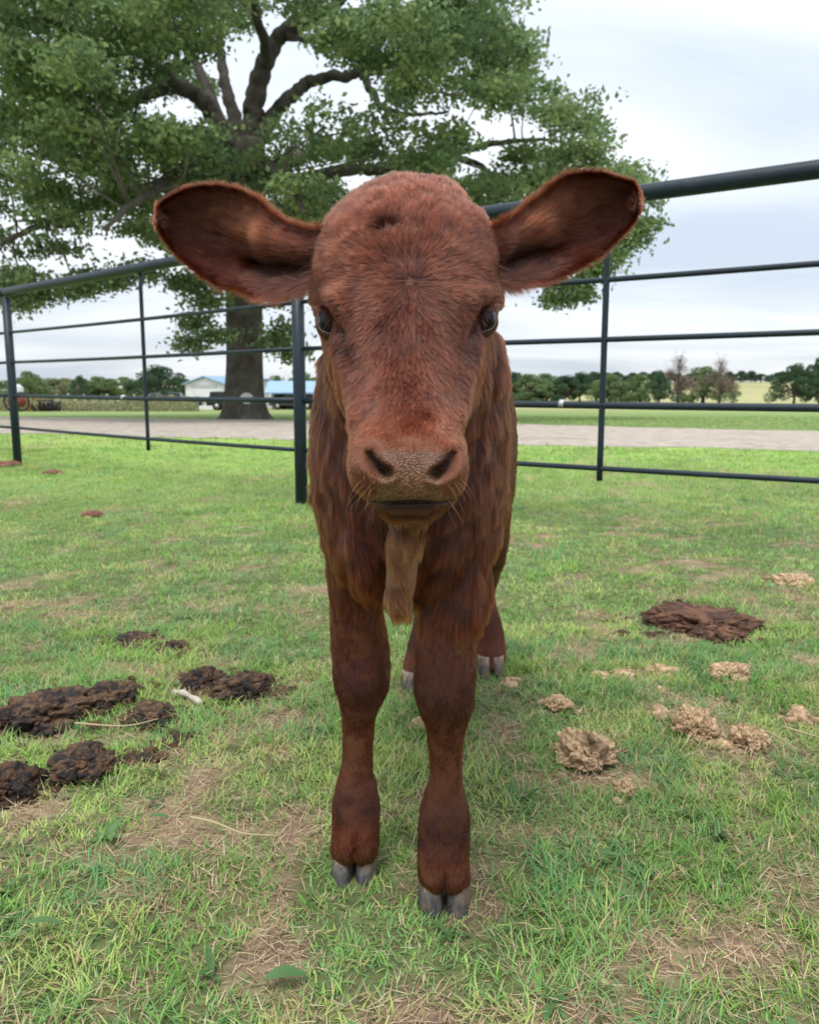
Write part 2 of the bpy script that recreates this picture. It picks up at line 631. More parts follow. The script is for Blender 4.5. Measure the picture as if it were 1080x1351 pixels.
cb_.add(*loft(vert_rings(LEG_R, 60)))
# hind legs: Y shifts back at the hock
HIND_R = [(560, 590, 664, 1.75, .10), (640, 590, 672, 1.80, .11), (690, 598, 671, 1.84, .10), (730, 606, 667, 1.89, .075), (760, 614, 658, 1.95, .05), (780, 620, 653, 1.97, .035), (800, 624, 655, 1.955, .026), (825, 627, 662, 1.94, .026), (850, 628, 666, 1.93, .036), (866, 629, 666, 1.92, .038), (877, 630, 663, 1.91, .034)]
HIND_L = [(560, 500, 590, 1.66, .10), (640, 515, 590, 1.70, .11), (690, 530, 592, 1.74, .10), (730, 540, 590, 1.79, .075), (770, 545, 585, 1.85, .05), (790, 546, 580, 1.86, .035), (820, 545, 578, 1.845, .028), (850, 538, 576, 1.83, .028), (875, 533, 574, 1.815, .036), (893, 530, 573, 1.81, .038), (903, 533, 570, 1.80, .034)]
cb_.add(*loft(vert_rings(HIND_R, 40)))
cb_.add(*loft(vert_rings(HIND_L, 40)))
# tail, hanging behind
tl = catmull([(.085, 1.90, .70, .022), (.092, 1.95, .66, .020), (.095, 1.965, .52, .014), (.095, 1.965, .38, .012), (.095, 1.962, .30, .018), (.095, 1.96, .24, .012)], 24)
cb_.tube(tl[:, :3], tl[:, 3], 14)

me0 = cb_.mesh('body_raw')
tmp = bpy.data.objects.new('tmp', me0)
sc.collection.objects.link(tmp)
md = tmp.modifiers.new('r', 'REMESH')
md.mode = 'VOXEL'
md.voxel_size = 0.0023
ms_ = tmp.modifiers.new('s', 'SMOOTH')
ms_.factor = 0.5
ms_.iterations = 16
dg = bpy.context.evaluated_depsgraph_get()
ev = bpy.data.meshes.new_from_object(tmp.evaluated_get(dg))
bpy.data.objects.remove(tmp)
bpy.data.meshes.remove(me0)
nv = len(ev.vertices)
V = np.empty(nv * 3, np.float32); ev.vertices.foreach_get('co', V); V = V.reshape(-1, 3).astype(float)
VN = np.empty(nv * 3, np.float32); ev.vertex_normals.foreach_get('vector', VN); VN = VN.reshape(-1, 3).astype(float)
nf = len(ev.polygons)
ls = np.empty(nf, np.int32); ev.polygons.foreach_get('loop_start', ls)
lt = np.empty(nf, np.int32); ev.polygons.foreach_get('loop_total', lt)
lv = np.empty(len(ev.loops), np.int32); ev.loops.foreach_get('vertex_index', lv)
quads = lv[ls[lt == 4][:, None] + np.arange(4)]
tris_ = lv[ls[lt == 3][:, None] + np.arange(3)]
bpy.data.meshes.remove(ev)


def is_head(p):
    return (p[:, 1] < 0.842 + (p[:, 2] - 0.58) * 0.66) & (p[:, 2] > 0.545)


def seg_dist(px, py, pts):
    """distance in photo pixels (scaled) to a polyline"""
    d = np.full(px.shape, 1e9)
    for (x0, y0), (x1, y1) in zip(pts[:-1], pts[1:]):
        dx, dy = x1 - x0, y1 - y0
        t = np.clip(((px - x0) * dx + (py - y0) * dy) / (dx * dx + dy * dy), 0, 1)
        d = np.minimum(d, np.hypot(px - x0 - t * dx, py - y0 - t * dy))
    return d


NOSTRIL_L = [(490, 600), (493, 609), (500, 617), (509, 623)]
NOSTRIL_R = [(591, 601), (589, 610), (583, 619), (575, 625)]
MOUTH = [(484, 661), (500, 665), (520, 664), (540, 663), (560, 663), (580, 665), (596, 660)]
EYES = [(P(445, 424, 0.883), -1), (P(628, 421, 0.883), 1)]
EYE_R = 0.0205

px, py = PROJ(V)
head = is_head(V)
front = head & (VN[:, 1] < 0.2)
disp = np.zeros(nv)
g = lambda d, s_: np.exp(-(d / s_) ** 2)
dn = np.minimum(seg_dist(px, py, NOSTRIL_L), seg_dist(px, py, NOSTRIL_R))
back = np.zeros((nv, 3))
nw = np.interp(py, [598, 612, 626, 634], [3.4, 5.0, 8.2, 7.0])
back[:, 1] = np.where(front, np.interp(py, [598, 626], [.009, .022]) * g(dn, nw), 0)   # nostril hollows
back[:, 1] -= np.where(front, 0.0040 * g(dn - 13, 6), 0)      # swollen rims
dm = seg_dist(px, py, MOUTH)
back[:, 1] += np.where(front & (py > 640), 0.009 * g(dm, 2.8), 0)
for sx_ in (-1, 1):
    disp += np.where(front, 0.0035 * g(seg_dist(px, py, [(538 + sx_ * 86, 452), (538 + sx_ * 68, 548)]), 9), 0)
    disp -= np.where(front, 0.0030 * g(seg_dist(px, py, [(538 + sx_ * 102, 470), (538 + sx_ * 84, 550)]), 10), 0)
    disp += np.where(front, 0.0050 * g(seg_dist(px, py, [(538 + sx_ * 66, 590), (538 + sx_ * 66, 640)]), 14), 0)
disp += np.where(front, 0.004 * g(np.hypot((px - 541) / 1.5, py - 590), 26), 0)     # nose pad swell
disp -= np.where(front, 0.003 * g(np.hypot((px - 541) / 2.2, py - 578), 8), 0)      # fold above the pad
for sx_ in (-1, 1):
    ex = 540 + sx_ * 100
    disp += np.where(front, 0.009 * g(np.hypot((px - (538 + sx_ * 96)) / 1.4, (py - 396)), 18), 0)   # brow
    disp -= np.where(front, 0.005 * g(seg_dist(px, py, [(538 + sx_ * 84, 436), (538 + sx_ * 82, 462)]), 9), 0)   # tear groove
    disp -= np.where(front, 0.005 * g(np.hypot(px - (538 + sx_ * 70), (py - 480) / 2.6), 18), 0)      # hollow of the face
    disp += np.where(front, 0.004 * g(np.hypot(px - (538 + sx_ * 60), (py - 615) / 1.2), 18), 0)      # lip pads
back[:, 1] += np.where(front, 0.002 * g(np.hypot(px - 511, (py - 302) * 2.1), 10), 0)                 # hollow of the poll whorl
disp += np.where(head, 0.004 * (fbm(V, 40, 3, 2) - 0.5) * sstep(350, 290, py), 0)
# socket
for c, s_ in EYES:
    d = np.linalg.norm(V - c, axis=1)
    disp -= np.where(head, 0.004 * g(d - 0.004, EYE_R), 0)
# body muscles and knees
nb = fbm(V * np.array([1, 1, 0.5]), 14, 17)
disp += np.where(~head, (nb - 0.5) * 0.010 * sstep(.35, .5, V[:, 2]), 0)
disp += np.where(~head & (V[:, 2] < .36), (fbm(V, 30, 23) - 0.5) * 0.004, 0)
# cleft above the claws
for xc, yc, y0 in ((467, 1128, 1.05), (586, 1166, .98)):
    c_ = P(xc, yc, y0)
    dd = np.abs(V[:, 0] - c_[0])
    disp -= 0.007 * g(dd, 0.006) * sstep(0.085, 0.045, V[:, 2]) * (np.abs(V[:, 0] - c_[0]) < .03) * (np.abs(V[:, 1] - y0) < .045) * (V[:, 1] < y0 + .02)
V2 = V + VN * disp[:, None] + back
_fn = np.cross(V2[quads[:, 2]] - V2[quads[:, 0]], V2[quads[:, 3]] - V2[quads[:, 1]])
_acc = np.stack([sum(np.bincount(quads[:, c_], weights=_fn[:, k_], minlength=nv) for c_ in range(4)) for k_ in range(3)], -1)
_acc *= np.sign(np.sum(_acc * VN, 1) + 1e-12)[:, None]
VN = norm(_acc)

# ears: parametric shells added to the same mesh
EAR_L = dict(top=[(440, 308), (404, 303), (370, 287), (342, 264), (305, 247), (262, 245), (228, 257), (213, 269), (208, 288)],
             bot=[(428, 366), (400, 382), (362, 389), (325, 386), (285, 374), (250, 352), (224, 324), (211, 304), (208, 288)], s=-1)
EAR_R = dict(top=[(622, 306), (652, 299), (686, 278), (712, 255), (745, 233), (785, 226), (822, 235), (836, 247), (841, 266)],
             bot=[(636, 364), (660, 376), (690, 370), (728, 367), (768, 352), (805, 325), (829, 300), (840, 282), (841, 266)], s=1)
EU, EV = 44, 34


def ear_pt(E, u, v):
    """u 0 base..1 tip, v -1 bottom..1 top; front surface"""
    T = catmull(E['top'], 200); B = catmull(E['bot'], 200)
    # extra crowding near the tip so the outline closes round
    i = np.clip(u, 0, 1) * 199
    def samp(C):
        i0 = np.clip(i.astype(int), 0, 198); f = (i - i0)[..., None]
        return C[i0] * (1 - f) + C[i0 + 1] * f
    t_, b_ = samp(T), samp(B)
    m_ = (v + 1) / 2
    q = b_ * (1 - m_)[..., None] + t_ * m_[..., None]
    cup = 0.035 * np.sin(np.clip(u * 1.02, 0, 1) * math.pi) ** 0.8
    Y = 0.985 - 0.012 * u - 0.048 * np.exp(-(u / .22) ** 2)
    Y = Y + cup * (1 - v ** 2) ** 0.9
    Y = Y - 0.022 * np.exp(-((u - 0.30) / 0.20) ** 2 - ((v - 0.42) / 0.42) ** 2)
    Y = Y + 0.030 * np.exp(-((u - 0.24) / 0.13) ** 2 - ((v + 0.30) / 0.22) ** 2)
    Y = Y - 0.012 * np.exp(-((u - 0.17) / 0.16) ** 2 - ((v + 0.85) / 0.3) ** 2)
    return P(q[..., 0], q[..., 1], Y)


def ear_mesh(E):
    u = np.linspace(0, 1, EU)[:, None] * np.ones((1, EV)); u = 1 - (1 - u) ** 1.25
    v = np.ones((EU, 1)) * np.sin(np.linspace(-1, 1, EV) * math.pi / 2)[None]
    fr = ear_pt(E, u, v)
    th = 0.006 + 0.035 * np.exp(-(u / 0.22) ** 2)
    th = th * (1 - np.abs(v) ** 6)
    bk = fr.copy()
    bk[..., 1] += th * 1.0 + 0.001
    v_ = np.concatenate([fr.reshape(-1, 3), bk.reshape(-1, 3)])
    a = (np.arange(EU - 1)[:, None] * EV + np.arange(EV - 1)[None]).ravel()
    f1 = np.c_[a, a + EV, a + EV + 1, a + 1]
    if E['s'] < 0: f1 = f1[:, ::-1]
    f2 = f1[:, ::-1] + EU * EV
    e0 = np.arange(EU - 1) * EV
    r1 = np.c_[e0, e0 + EU * EV, e0 + EV + EU * EV, e0 + EV]
    e1 = e0 + EV - 1
    r2 = np.c_[e1, e1 + EV, e1 + EV + EU * EV, e1 + EU * EV]
    return v_, np.r_[f1, f2, r1, r2], u, v


parts_v, parts_f, off = [V2], [quads], nv
ear_info = []
for E in (EAR_L, EAR_R):
    ev_, ef_, eu_, evv_ = ear_mesh(E)
    parts_v.append(ev_); parts_f.append(ef_ + off); off += len(ev_)

# skin colours
RUST = np.array([0.165, 0.071, 0.043])
DARK = np.array([0.070, 0.022, 0.013])


g = lambda d, s_: np.exp(-(d / s_) ** 2)


def coat_col(p, ishead, px, py):
    """colour of the coat by place"""
    n_ = len(p)
    c = np.tile(RUST, (n_, 1))
    mz = (sstep(520, 590, py) * ishead)[:, None]
    c = c * (1 - mz) + np.array([0.235, 0.092, 0.046]) * mz
    ck = (ishead * sstep(430, 500, py) * sstep(70, 105, np.abs(px - 540)) * sstep(600, 540, py))[:, None]
    c = c * (1 - ck) + np.array([0.19, 0.068, 0.026]) * ck
    fh = (ishead * sstep(420, 340, py))[:, None]
    c = c * (1 - fh) + np.array([0.166, 0.073, 0.046]) * fh
    nb2 = (ishead * sstep(440, 490, py) * sstep(585, 560, py) * sstep(75, 40, np.abs(px - 540)))[:, None]
    c = c * (1 + .22 * nb2)
    z = p[:, 2]
    leg = ((~ishead) * sstep(.60, .36, z + (fbm(p, 18, 66) - .5) * .10))[:, None]
    lc = np.array([0.180, 0.064, 0.026])
    kn = np.exp(-((z - .30) / .05) ** 2) + 1.1 * np.exp(-((z - .11) / .05) ** 2)
    fn = fbm(p, 22, 61)
    lc2 = lc[None] * (1 - 0.45 * np.clip(kn, 0, 1) * (0.6 + 0.8 * fn))[:, None] + np.array([0.012, 0.0, 0.004]) * np.clip(kn, 0, 1)[:, None]
    c = c * (1 - leg) + lc2 * leg
    rust_ft = np.exp(-((z - .075) / .018) ** 2) * (~ishead)
    c = c + rust_ft[:, None] * np.array([0.05, 0.010, 0.004])
    dw = (~ishead) & (p[:, 1] < 0.965) & (z < .63) & (z > .35) & (np.abs(px - 536) < 34)
    c[dw] = np.array([0.31, 0.165, 0.093])
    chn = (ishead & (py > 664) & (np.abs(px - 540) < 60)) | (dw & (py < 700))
    c[chn] = c[chn] * .62  # shade under the muzzle painted into the chin and upper dewlap
    ic = (ishead * (g(seg_dist(px, py, [(456, 436), (459, 468)]), 10) + g(seg_dist(px, py, [(621, 434), (618, 466)]), 10)))[:, None]
    c = c * (1 - .5 * np.clip(ic, 0, 1))
    ch = (~ishead) & (p[:, 1] < 1.1) & (z > .38) & (z < .56) & ~dw
    return c


px, py = PROJ(V2)
head = is_head(V)
bc = coat_col(V2, head, px, py) * 0.62
dn = np.minimum(seg_dist(px, py, NOSTRIL_L), seg_dist(px, py, NOSTRIL_R))


def pad_mask(px, py):
    """hairless nose pad between and round the nostrils"""
    hw = np.interp(py, [590, 598, 612, 630, 645, 655, 663], [26, 46, 50, 44, 46, 50, 52])
    n_ = fbm(np.c_[px, py, 0 * px] * 0.001, 90, 5) - 0.5
    return sstep(1.0, 0.88, np.abs(px - 541) / hw + n_ * 0.25) * sstep(588, 597, py + n_ * 10) * sstep(668, 664, py)


pad = np.where(head & (V[:, 1] < .80), pad_mask(px, py), 0)[:, None]
sp_ = vnoise(V2, 420, 3)[:, None]
padc = np.array([0.16, 0.072, 0.042]) * (0.8 + 0.4 * sp_) + np.array([0.07, 0.05, 0.02]) * sstep(610, 625, py)[:, None] * sp_
bc = bc * (1 - pad) + padc * pad
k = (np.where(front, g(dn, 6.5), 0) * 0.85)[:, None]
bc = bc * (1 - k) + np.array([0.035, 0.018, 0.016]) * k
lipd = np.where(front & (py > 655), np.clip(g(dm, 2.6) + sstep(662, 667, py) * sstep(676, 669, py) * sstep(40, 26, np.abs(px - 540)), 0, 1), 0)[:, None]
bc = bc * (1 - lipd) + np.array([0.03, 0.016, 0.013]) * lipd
for c, s_ in EYES:
    d = np.linalg.norm(V2 - c, axis=1)
    k = (sstep(EYE_R * 1.35, EYE_R * 1.05, d) * head)[:, None]
    bc = bc * (1 - k) + np.array([0.05, 0.028, 0.022]) * k
earc = np.tile(np.array([0.085, 0.030, 0.020]), (off - nv, 1))
wet = np.r_[pad[:, 0], np.zeros(off - nv)]
AV = np.concatenate(parts_v)
body_me = mesh_np('body', AV, [quads] + ([tris_] if len(tris_) else []) + parts_f[1:], True, np.r_[bc, earc])
a_ = body_me.attributes.new('wet', 'FLOAT', 'POINT'); a_.data.foreach_set('value', wet.astype(np.float32))

skin = mat('calf_skin', (0, 0, 0), rough=0.75, spec=0.3, attr='col')
t_ = skin.node_tree
b_ = t_.nodes['Principled BSDF']
wa = N(t_, 'ShaderNodeAttribute', attribute_name='wet')
mr_ = N(t_, 'ShaderNodeMapRange'); mr_.inputs['To Min'].default_value = 0.8; mr_.inputs['To Max'].default_value = 0.33
t_.links.new(wa.outputs['Fac'], mr_.inputs[0]); t_.links.new(mr_.outputs[0], b_.inputs['Roughness'])
vo = N(t_, 'ShaderNodeTexVoronoi'); vo.inputs['Scale'].default_value = 480
tc_ = N(t_, 'ShaderNodeTexCoord'); t_.links.new(tc_.outputs['Object'], vo.inputs['Vector'])
iv = N(t_, 'ShaderNodeMath', operation='SUBTRACT'); iv.inputs[0].default_value = 1; t_.links.new(vo.outputs['Distance'], iv.inputs[1])
mu = N(t_, 'ShaderNodeMath', operation='MULTIPLY'); t_.links.new(iv.outputs[0], mu.inputs[0]); t_.links.new(wa.outputs['Fac'], mu.inputs[1])
bn_ = N(t_, 'ShaderNodeBump'); bn_.inputs['Strength'].default_value = 0.85; bn_.inputs['Distance'].default_value = 0.0012
mcell = N(t_, 'ShaderNodeMapRange'); mcell.inputs['From Min'].default_value = .1; mcell.inputs['From Max'].default_value = .6
mcell.inputs['To Min'].default_value = 1.45; mcell.inputs['To Max'].default_value = .62
t_.links.new(vo.outputs['Distance'], mcell.inputs[0])
m1 = N(t_, 'ShaderNodeMix', data_type='FLOAT'); m1.inputs[2].default_value = 1.0
t_.links.new(wa.outputs['Fac'], m1.inputs[0]); t_.links.new(mcell.outputs[0], m1.inputs[3])
vsc = N(t_, 'ShaderNodeVectorMath', operation='SCALE'); ca_ = b_.inputs['Base Color'].links[0].from_socket
t_.links.new(ca_, vsc.inputs[0]); t_.links.new(m1.outputs[0], vsc.inputs['Scale']); t_.links.new(vsc.outputs[0], b_.inputs['Base Color'])
t_.links.new(mu.outputs[0], bn_.inputs['Height']); t_.links.new(bn_.outputs[0], b_.inputs['Normal'])

CALF_LOC = Vector((0.02, 1.35, 0.0))
calf = empty('calf', CALF_LOC)
tag(calf, 'young red-brown calf standing on the grass and facing the camera, ears spread', 'calf')


def under(o):
    o.parent = calf
    o.location = -CALF_LOC
    return o


body = under(link('body', body_me, skin))

# ---- fur
FUR = {'root': [], 'col': [], 'rad': []}


def strands(p, n, d, ln, lift, col, rad, clump=0.004, cl=0.55, curl=0.0, seg=5, grav=0.0, jit=0.18, seed=1):
    """p roots, n normals, d comb direction; returns point array (N,seg,3)"""
    m = len(p)
    d = norm(d - n * np.sum(d * n, 1, keepdims=True))
    sm = np.stack([vnoise(p, 70, seed + k) for k in (1, 2, 3)], -1) - 0.5
    fi = rng.normal(size=(m, 3)) * jit
    d = norm(d + sm * 0.55 + fi)
    ln = np.broadcast_to(np.asarray(ln, float), (m,)) * rng.uniform(0.7, 1.2, m)
    lift = np.broadcast_to(np.asarray(lift, float), (m,))
    t = np.linspace(0, 1, seg)
    pts = np.empty((m, seg, 3))
    cur = p - n * 0.0003
    pts[:, 0] = cur
    cb3 = np.stack([vnoise(p, 160, seed + 20 + k) for k in (1, 2, 3)], -1) - 0.5
    for i in range(1, seg):
        lf = lift * (1 - 0.75 * t[i])
        dir_ = norm(d + n * lf[:, None] + np.array([0, 0, -grav]) * t[i] + np.asarray(curl)[..., None] * cb3 * (1 if i % 2 else -1) if np.ndim(curl) else d + n * lf[:, None] + np.array([0, 0, -grav]) * t[i] + curl * cb3)
        cur = cur + dir_ * (ln / (seg - 1))[:, None]
        pts[:, i] = cur
    if cl > 0:
        q = (p + (np.stack([vnoise(p, 200, seed + 40 + k) for k in (1, 2, 3)], -1) - 0.5) * clump * 0.8) / clump
        key = np.floor(q).astype(np.int64)
        kk = key[:, 0] * 1000003 + key[:, 1] * 10007 + key[:, 2]
        _, inv = np.unique(kk, return_inverse=True)
        inv = inv.ravel()
        cnt = np.bincount(inv)
        mean = np.stack([np.bincount(inv, weights=p[:, k]) / cnt for k in range(3)], -1)[inv]
        tip = np.stack([np.bincount(inv, weights=pts[:, -1, k]) / cnt for k in range(3)], -1)[inv]
        for i in range(1, seg):
            wv = cl * t[i] ** 1.5
            target = mean + (tip - mean) * t[i]
            pts[:, i] += (target - pts[:, i]) * wv * 0.8
        shade = hashn(key[:, 0], key[:, 1], key[:, 2], 5)
        col = col * (0.82 + 0.36 * shade)[:, None]
    col = col * rng.uniform(0.55, 1.55, m)[:, None]
    FUR['root'].append(pts); FUR['col'].append(col); FUR['rad'].append(np.broadcast_to(np.asarray(rad, float), (m,)))


# sample roots on the remeshed skin
Q = quads
pa, pb, pc, pd = V2[Q[:, 0]], V2[Q[:, 1]], V2[Q[:, 2]], V2[Q[:, 3]]
fc = (pa + pb + pc + pd) / 4
fn_ = np.cross(pc - pa, pd - pb)
area = np.linalg.norm(fn_, axis=1) / 2
fn_ = norm(fn_)
# orient as mesh normals
sgn = np.sign(np.sum(fn_ * VN[Q[:, 0]], 1)); fn_ *= sgn[:, None]
fpx, fpy = PROJ(fc)
fh = is_head(V)[Q[:, 0]]
facing = np.sum(fn_ * norm(np.array([0, 0, CAM_H]) - fc), 1)
dens = np.where(fh, 1.7e6, np.where(fc[:, 1] < 1.15, np.where(fc[:, 2] < .42, .85e6, .75e6), .16e6))
dens = dens * np.where(facing < -0.15, 0.22, 1.0)
pm = np.where(fh & (fc[:, 1] < .80), pad_mask(fpx, fpy), 0)
dens = dens * (1 - sstep(.3, .7, pm))
dnf = np.minimum(seg_dist(fpx, fpy, NOSTRIL_L), seg_dist(fpx, fpy, NOSTRIL_R))
dens = np.where(fh & (dnf < 8) & (fc[:, 1] < .80), 0, dens)
dmf = seg_dist(fpx, fpy, MOUTH)
dens = np.where(fh & (fpy > 655) & (fc[:, 1] < .78) & ((dmf < 3) | ((fpy > 662) & (fpy < 678) & (np.abs(fpx - 540) < 32))), 0, dens)
for c, s_ in EYES:
    d = np.linalg.norm(fc - c, axis=1)
    dens = np.where(d < EYE_R * 1.08, 0, dens)
NF = int((area * dens).sum())
cum = np.cumsum(area * dens); cum /= cum[-1]
fi_ = np.searchsorted(cum, rng.random(NF))
u1, u2 = rng.random((NF, 1)), rng.random((NF, 1))
rp = (pa[fi_] * (1 - u1) + pb[fi_] * u1) * (1 - u2) + (pd[fi_] * (1 - u1) + pc[fi_] * u1) * u2
rn = norm(VN[Q[fi_, 0]] * .5 + VN[Q[fi_, 2]] * .5)
rh = fh[fi_]
rx, ry = PROJ(rp)
col = coat_col(rp, rh, rx, ry)

# head
m = rh
p_, n_, x_, y_ = rp[m], rn[m], rx[m], ry[m]
wx, wy = x_ - 541, y_ - 372
d2 = np.stack([wx, 0 * wx, -wy], -1)
hx, hy = x_ - 511, y_ - 300
d3 = np.stack([hx, 0 * hx, -hy], -1)
wh = .8 * (g(np.hypot(hx, hy), 20) * (y_ < 352))[:, None]
d2 = norm(d2) * (1 - wh) + norm(d3) * wh
d2[:, 1] += 0.25 * sstep(70, 110, np.abs(x_ - 540))
L = np.interp(y_, [235, 290, 330, 372, 420, 480, 540, 575, 600, 690], [.016, .020, .020, .015, .013, .0125, .0105, .0050, .0032, .0034])
lift = np.interp(y_, [235, 290, 340, 372, 480, 560, 600], [.55, .75, .6, .40, .36, .28, .26])
de = np.minimum(*[np.linalg.norm(p_ - c, axis=1) for c, s_ in EYES])
L = L * np.interp(de, [EYE_R * 1.1, EYE_R * 2.2], [.35, 1])
chin = (y_ > 672)
L = np.where(chin, .012, L)
cc_ = col[m]
hole = g(np.hypot(x_ - 511, (y_ - 302) * 2.0), 9)[:, None]
cc_ = cc_ * (1 - 0.35 * hole)  # shade in the whorl's hollow put into the hair colour
crl = np.interp(y_, [235, 330, 380, 560], [1.1, .8, .3, .1])
strands(p_, n_, d2, L, lift, cc_, np.interp(y_, [260, 380, 560, 600], [.00030, .00024, .00022, .00016]), clump=0.0046, cl=0.6, curl=crl, seed=3)

# neck, chest, body and legs
m = ~rh
p_, n_ = rp[m], rn[m]
x_, y_, z_ = rx[m], ry[m], rp[m][:, 2]
dd = np.stack([0.15 * np.sign(p_[:, 0]) * np.ones(len(p_)), 0.25 + 0 * z_, -1 + 0 * z_], -1)
rear = sstep(1.12, 1.3, p_[:, 1])[:, None]
dd = dd * (1 - rear) + np.array([0, .8, -.55]) * rear
legm = (z_ + (fbm(p_, 16, 88) - .5) * .14 < .40)
dd[legm] = np.array([0, 0.1, -1.0])
# the inward sweep of the throat hair
thr = (p_[:, 1] < 1.1) & (z_ > .42) & (z_ < .75)
dd[thr, 0] = -np.sign(x_[thr] - 535) * 0.35 * sstep(.68, .5, z_[thr])
Lb = np.where(p_[:, 1] > 1.15, .014, np.interp(z_, [.03, .30, .38, .46, .54, .64, .75, .85], [.006, .0075, .012, .020, .028, .030, .022, .012]))
Lb = np.where((p_[:, 1] < 1.03) & (z_ > .40) & (z_ < .52), .032, Lb)
dwm = (p_[:, 1] < .965) & (z_ < .63) & (z_ > .35) & (np.abs(x_ - 536) < 34)
Lb = np.where(dwm, .022, Lb)
Lb = np.where((z_ < .2) & (z_ > .09), .006, Lb)
lf = np.where(legm & ~dwm, .10, .13)
strands(p_[legm], n_[legm], dd[legm], Lb[legm], lf[legm], col[m][legm], 0.00024, clump=0.004, cl=0.35, seed=8, jit=.12)
k = ~legm
strands(p_[k], n_[k], dd[k], Lb[k], lf[k], col[m][k], np.where(p_[k][:, 1] > 1.2, .0004, .00023), clump=0.0065, cl=0.6, curl=.18, grav=.3, seed=12, jit=.10)

# ears
for E in (EAR_L, EAR_R):
    ne = 52000
    u = rng.random(ne) ** 0.9; v = rng.uniform(-1, 1, ne)
    u = np.clip(u, .02, .995)
    kk_ = rng.random(ne) < np.clip((1.02 - u) / .22, 0, 1) ** .8
    u, v = u[kk_], v[kk_]; ne = len(u)
    base = ear_pt(E, u, v)
    e_ = 0.01
    du = norm(ear_pt(E, np.clip(u + e_, 0, 1), v) - ear_pt(E, np.clip(u - e_, 0, 1), v))
    dv = norm(ear_pt(E, u, np.clip(v + e_, -1, 1)) - ear_pt(E, u, np.clip(v - e_, -1, 1)))
    nn_ = np.cross(du, dv); nn_ *= np.where(nn_[:, 1] > 0, -1, 1)[:, None]; nn_ = norm(nn_)
    tipz = u > .9
    nn_[tipz] = np.array([0, -1.0, 0])
    du[tipz] = np.array([E['s'] * .95, 0, .15]); dv[tipz] = np.array([0, 0, 1.0])
    edge = sstep(.72, 1.0, np.abs(v)) + sstep(.85, 1.0, u)
    edge = np.clip(edge, 0, 1)
    out_ = du * 1.0 + dv * np.sign(v)[:, None] * (0.25 + 1.3 * edge)[:, None]
    tuft = np.exp(-((u - .32) / .22) ** 2 - ((v - .30) / .5) ** 2)
    low = np.exp(-((u - .3) / .25) ** 2 - ((v + .8) / .25) ** 2)
    ln = (.010 + .018 * tuft + .004 * edge + .012 * low) * (1 - .55 * sstep(.85, .97, u))
    base_c = np.array([0.155, 0.066, 0.047])
    ccol = base_c * (1 - edge[:, None] * .9) + np.array([0.185, 0.078, 0.043]) * edge[:, None] * .9
    ccol = ccol * (1 - .7 * tuft[:, None]) + np.array([0.33, 0.155, 0.088]) * .7 * tuft[:, None]
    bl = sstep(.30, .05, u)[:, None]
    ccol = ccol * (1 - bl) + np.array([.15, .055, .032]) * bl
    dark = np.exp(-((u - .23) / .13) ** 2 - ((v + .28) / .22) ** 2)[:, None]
    ccol = ccol * (1 - .6 * dark)  # the ear hollow's shade is painted into its hairs
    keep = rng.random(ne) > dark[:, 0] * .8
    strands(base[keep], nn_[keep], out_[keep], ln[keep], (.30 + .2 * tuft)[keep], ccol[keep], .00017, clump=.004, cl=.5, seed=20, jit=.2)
    # outer (back) side
    nb_ = 7000
    u = rng.random(nb_); v = rng.uniform(-1, 1, nb_)
    base = ear_pt(E, u, v); base[:, 1] += (.006 + .035 * np.exp(-(u / .22) ** 2)) * (1 - np.abs(v) ** 6)
    du = norm(ear_pt(E, np.clip(u + e_, 0, 1), v) - ear_pt(E, np.clip(u - e_, 0, 1), v))
    dv = norm(ear_pt(E, u, np.clip(v + e_, -1, 1)) - ear_pt(E, u, np.clip(v - e_, -1, 1)))
    strands(base, np.tile([0, 1.0, 0], (nb_, 1)), du + dv * np.sign(v)[:, None] * (np.abs(v) > .85)[:, None] * 1.0, .011, .35, np.tile(RUST, (nb_, 1)), .0004, cl=0, seed=22)

FP = np.concatenate(FUR['root']); FC = np.concatenate(FUR['col']); FR = np.concatenate(FUR['rad'])


def curves_obj(name, pts, colr, rad, m_):
    n, s_, _ = pts.shape
    h = bpy.data.hair_curves.new(name)
    h.add_curves([s_] * n)
    h.points.foreach_set('position', pts.astype(np.float32).ravel())
    ra = h.attributes.get('radius') or h.attributes.new('radius', 'FLOAT', 'POINT')
    tp = np.linspace(1, 0.15, s_) ** 0.8
    ra.data.foreach_set('value', (rad[:, None] * tp[None]).astype(np.float32).ravel())
    ca = h.attributes.new('col', 'FLOAT_COLOR', 'CURVE')
    c4 = np.ones((n, 4), np.float32); c4[:, :3] = colr
    ca.data.foreach_set('color', c4.ravel())
    h.materials.append(m_)
    o = bpy.data.objects.new(name, h)
    sc.collection.objects.link(o)
    return o


furm = bpy.data.materials.new('calf_fur')
furm.use_nodes = True
t_ = furm.node_tree
fa = N(t_, 'ShaderNodeAttribute', attribute_name='col')
hi = N(t_, 'ShaderNodeHairInfo')
mr_ = N(t_, 'ShaderNodeMapRange'); mr_.inputs['To Min'].default_value = 0.50; mr_.inputs['To Max'].default_value = 1.8  # sheen streaks put into the colour: dark roots, lightened tips
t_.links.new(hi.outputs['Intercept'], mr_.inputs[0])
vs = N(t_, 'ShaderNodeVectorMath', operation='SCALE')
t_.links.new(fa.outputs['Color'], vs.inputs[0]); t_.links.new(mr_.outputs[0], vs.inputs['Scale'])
t_.nodes.remove(t_.nodes['Principled BSDF'])
hb = N(t_, 'ShaderNodeBsdfHairPrincipled')
hb.model = 'CHIANG'
hb.parametrization = 'COLOR'
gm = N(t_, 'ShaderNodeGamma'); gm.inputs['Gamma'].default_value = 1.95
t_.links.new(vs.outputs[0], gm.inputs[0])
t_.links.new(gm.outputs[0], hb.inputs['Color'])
hb.inputs['Roughness'].default_value = 0.28
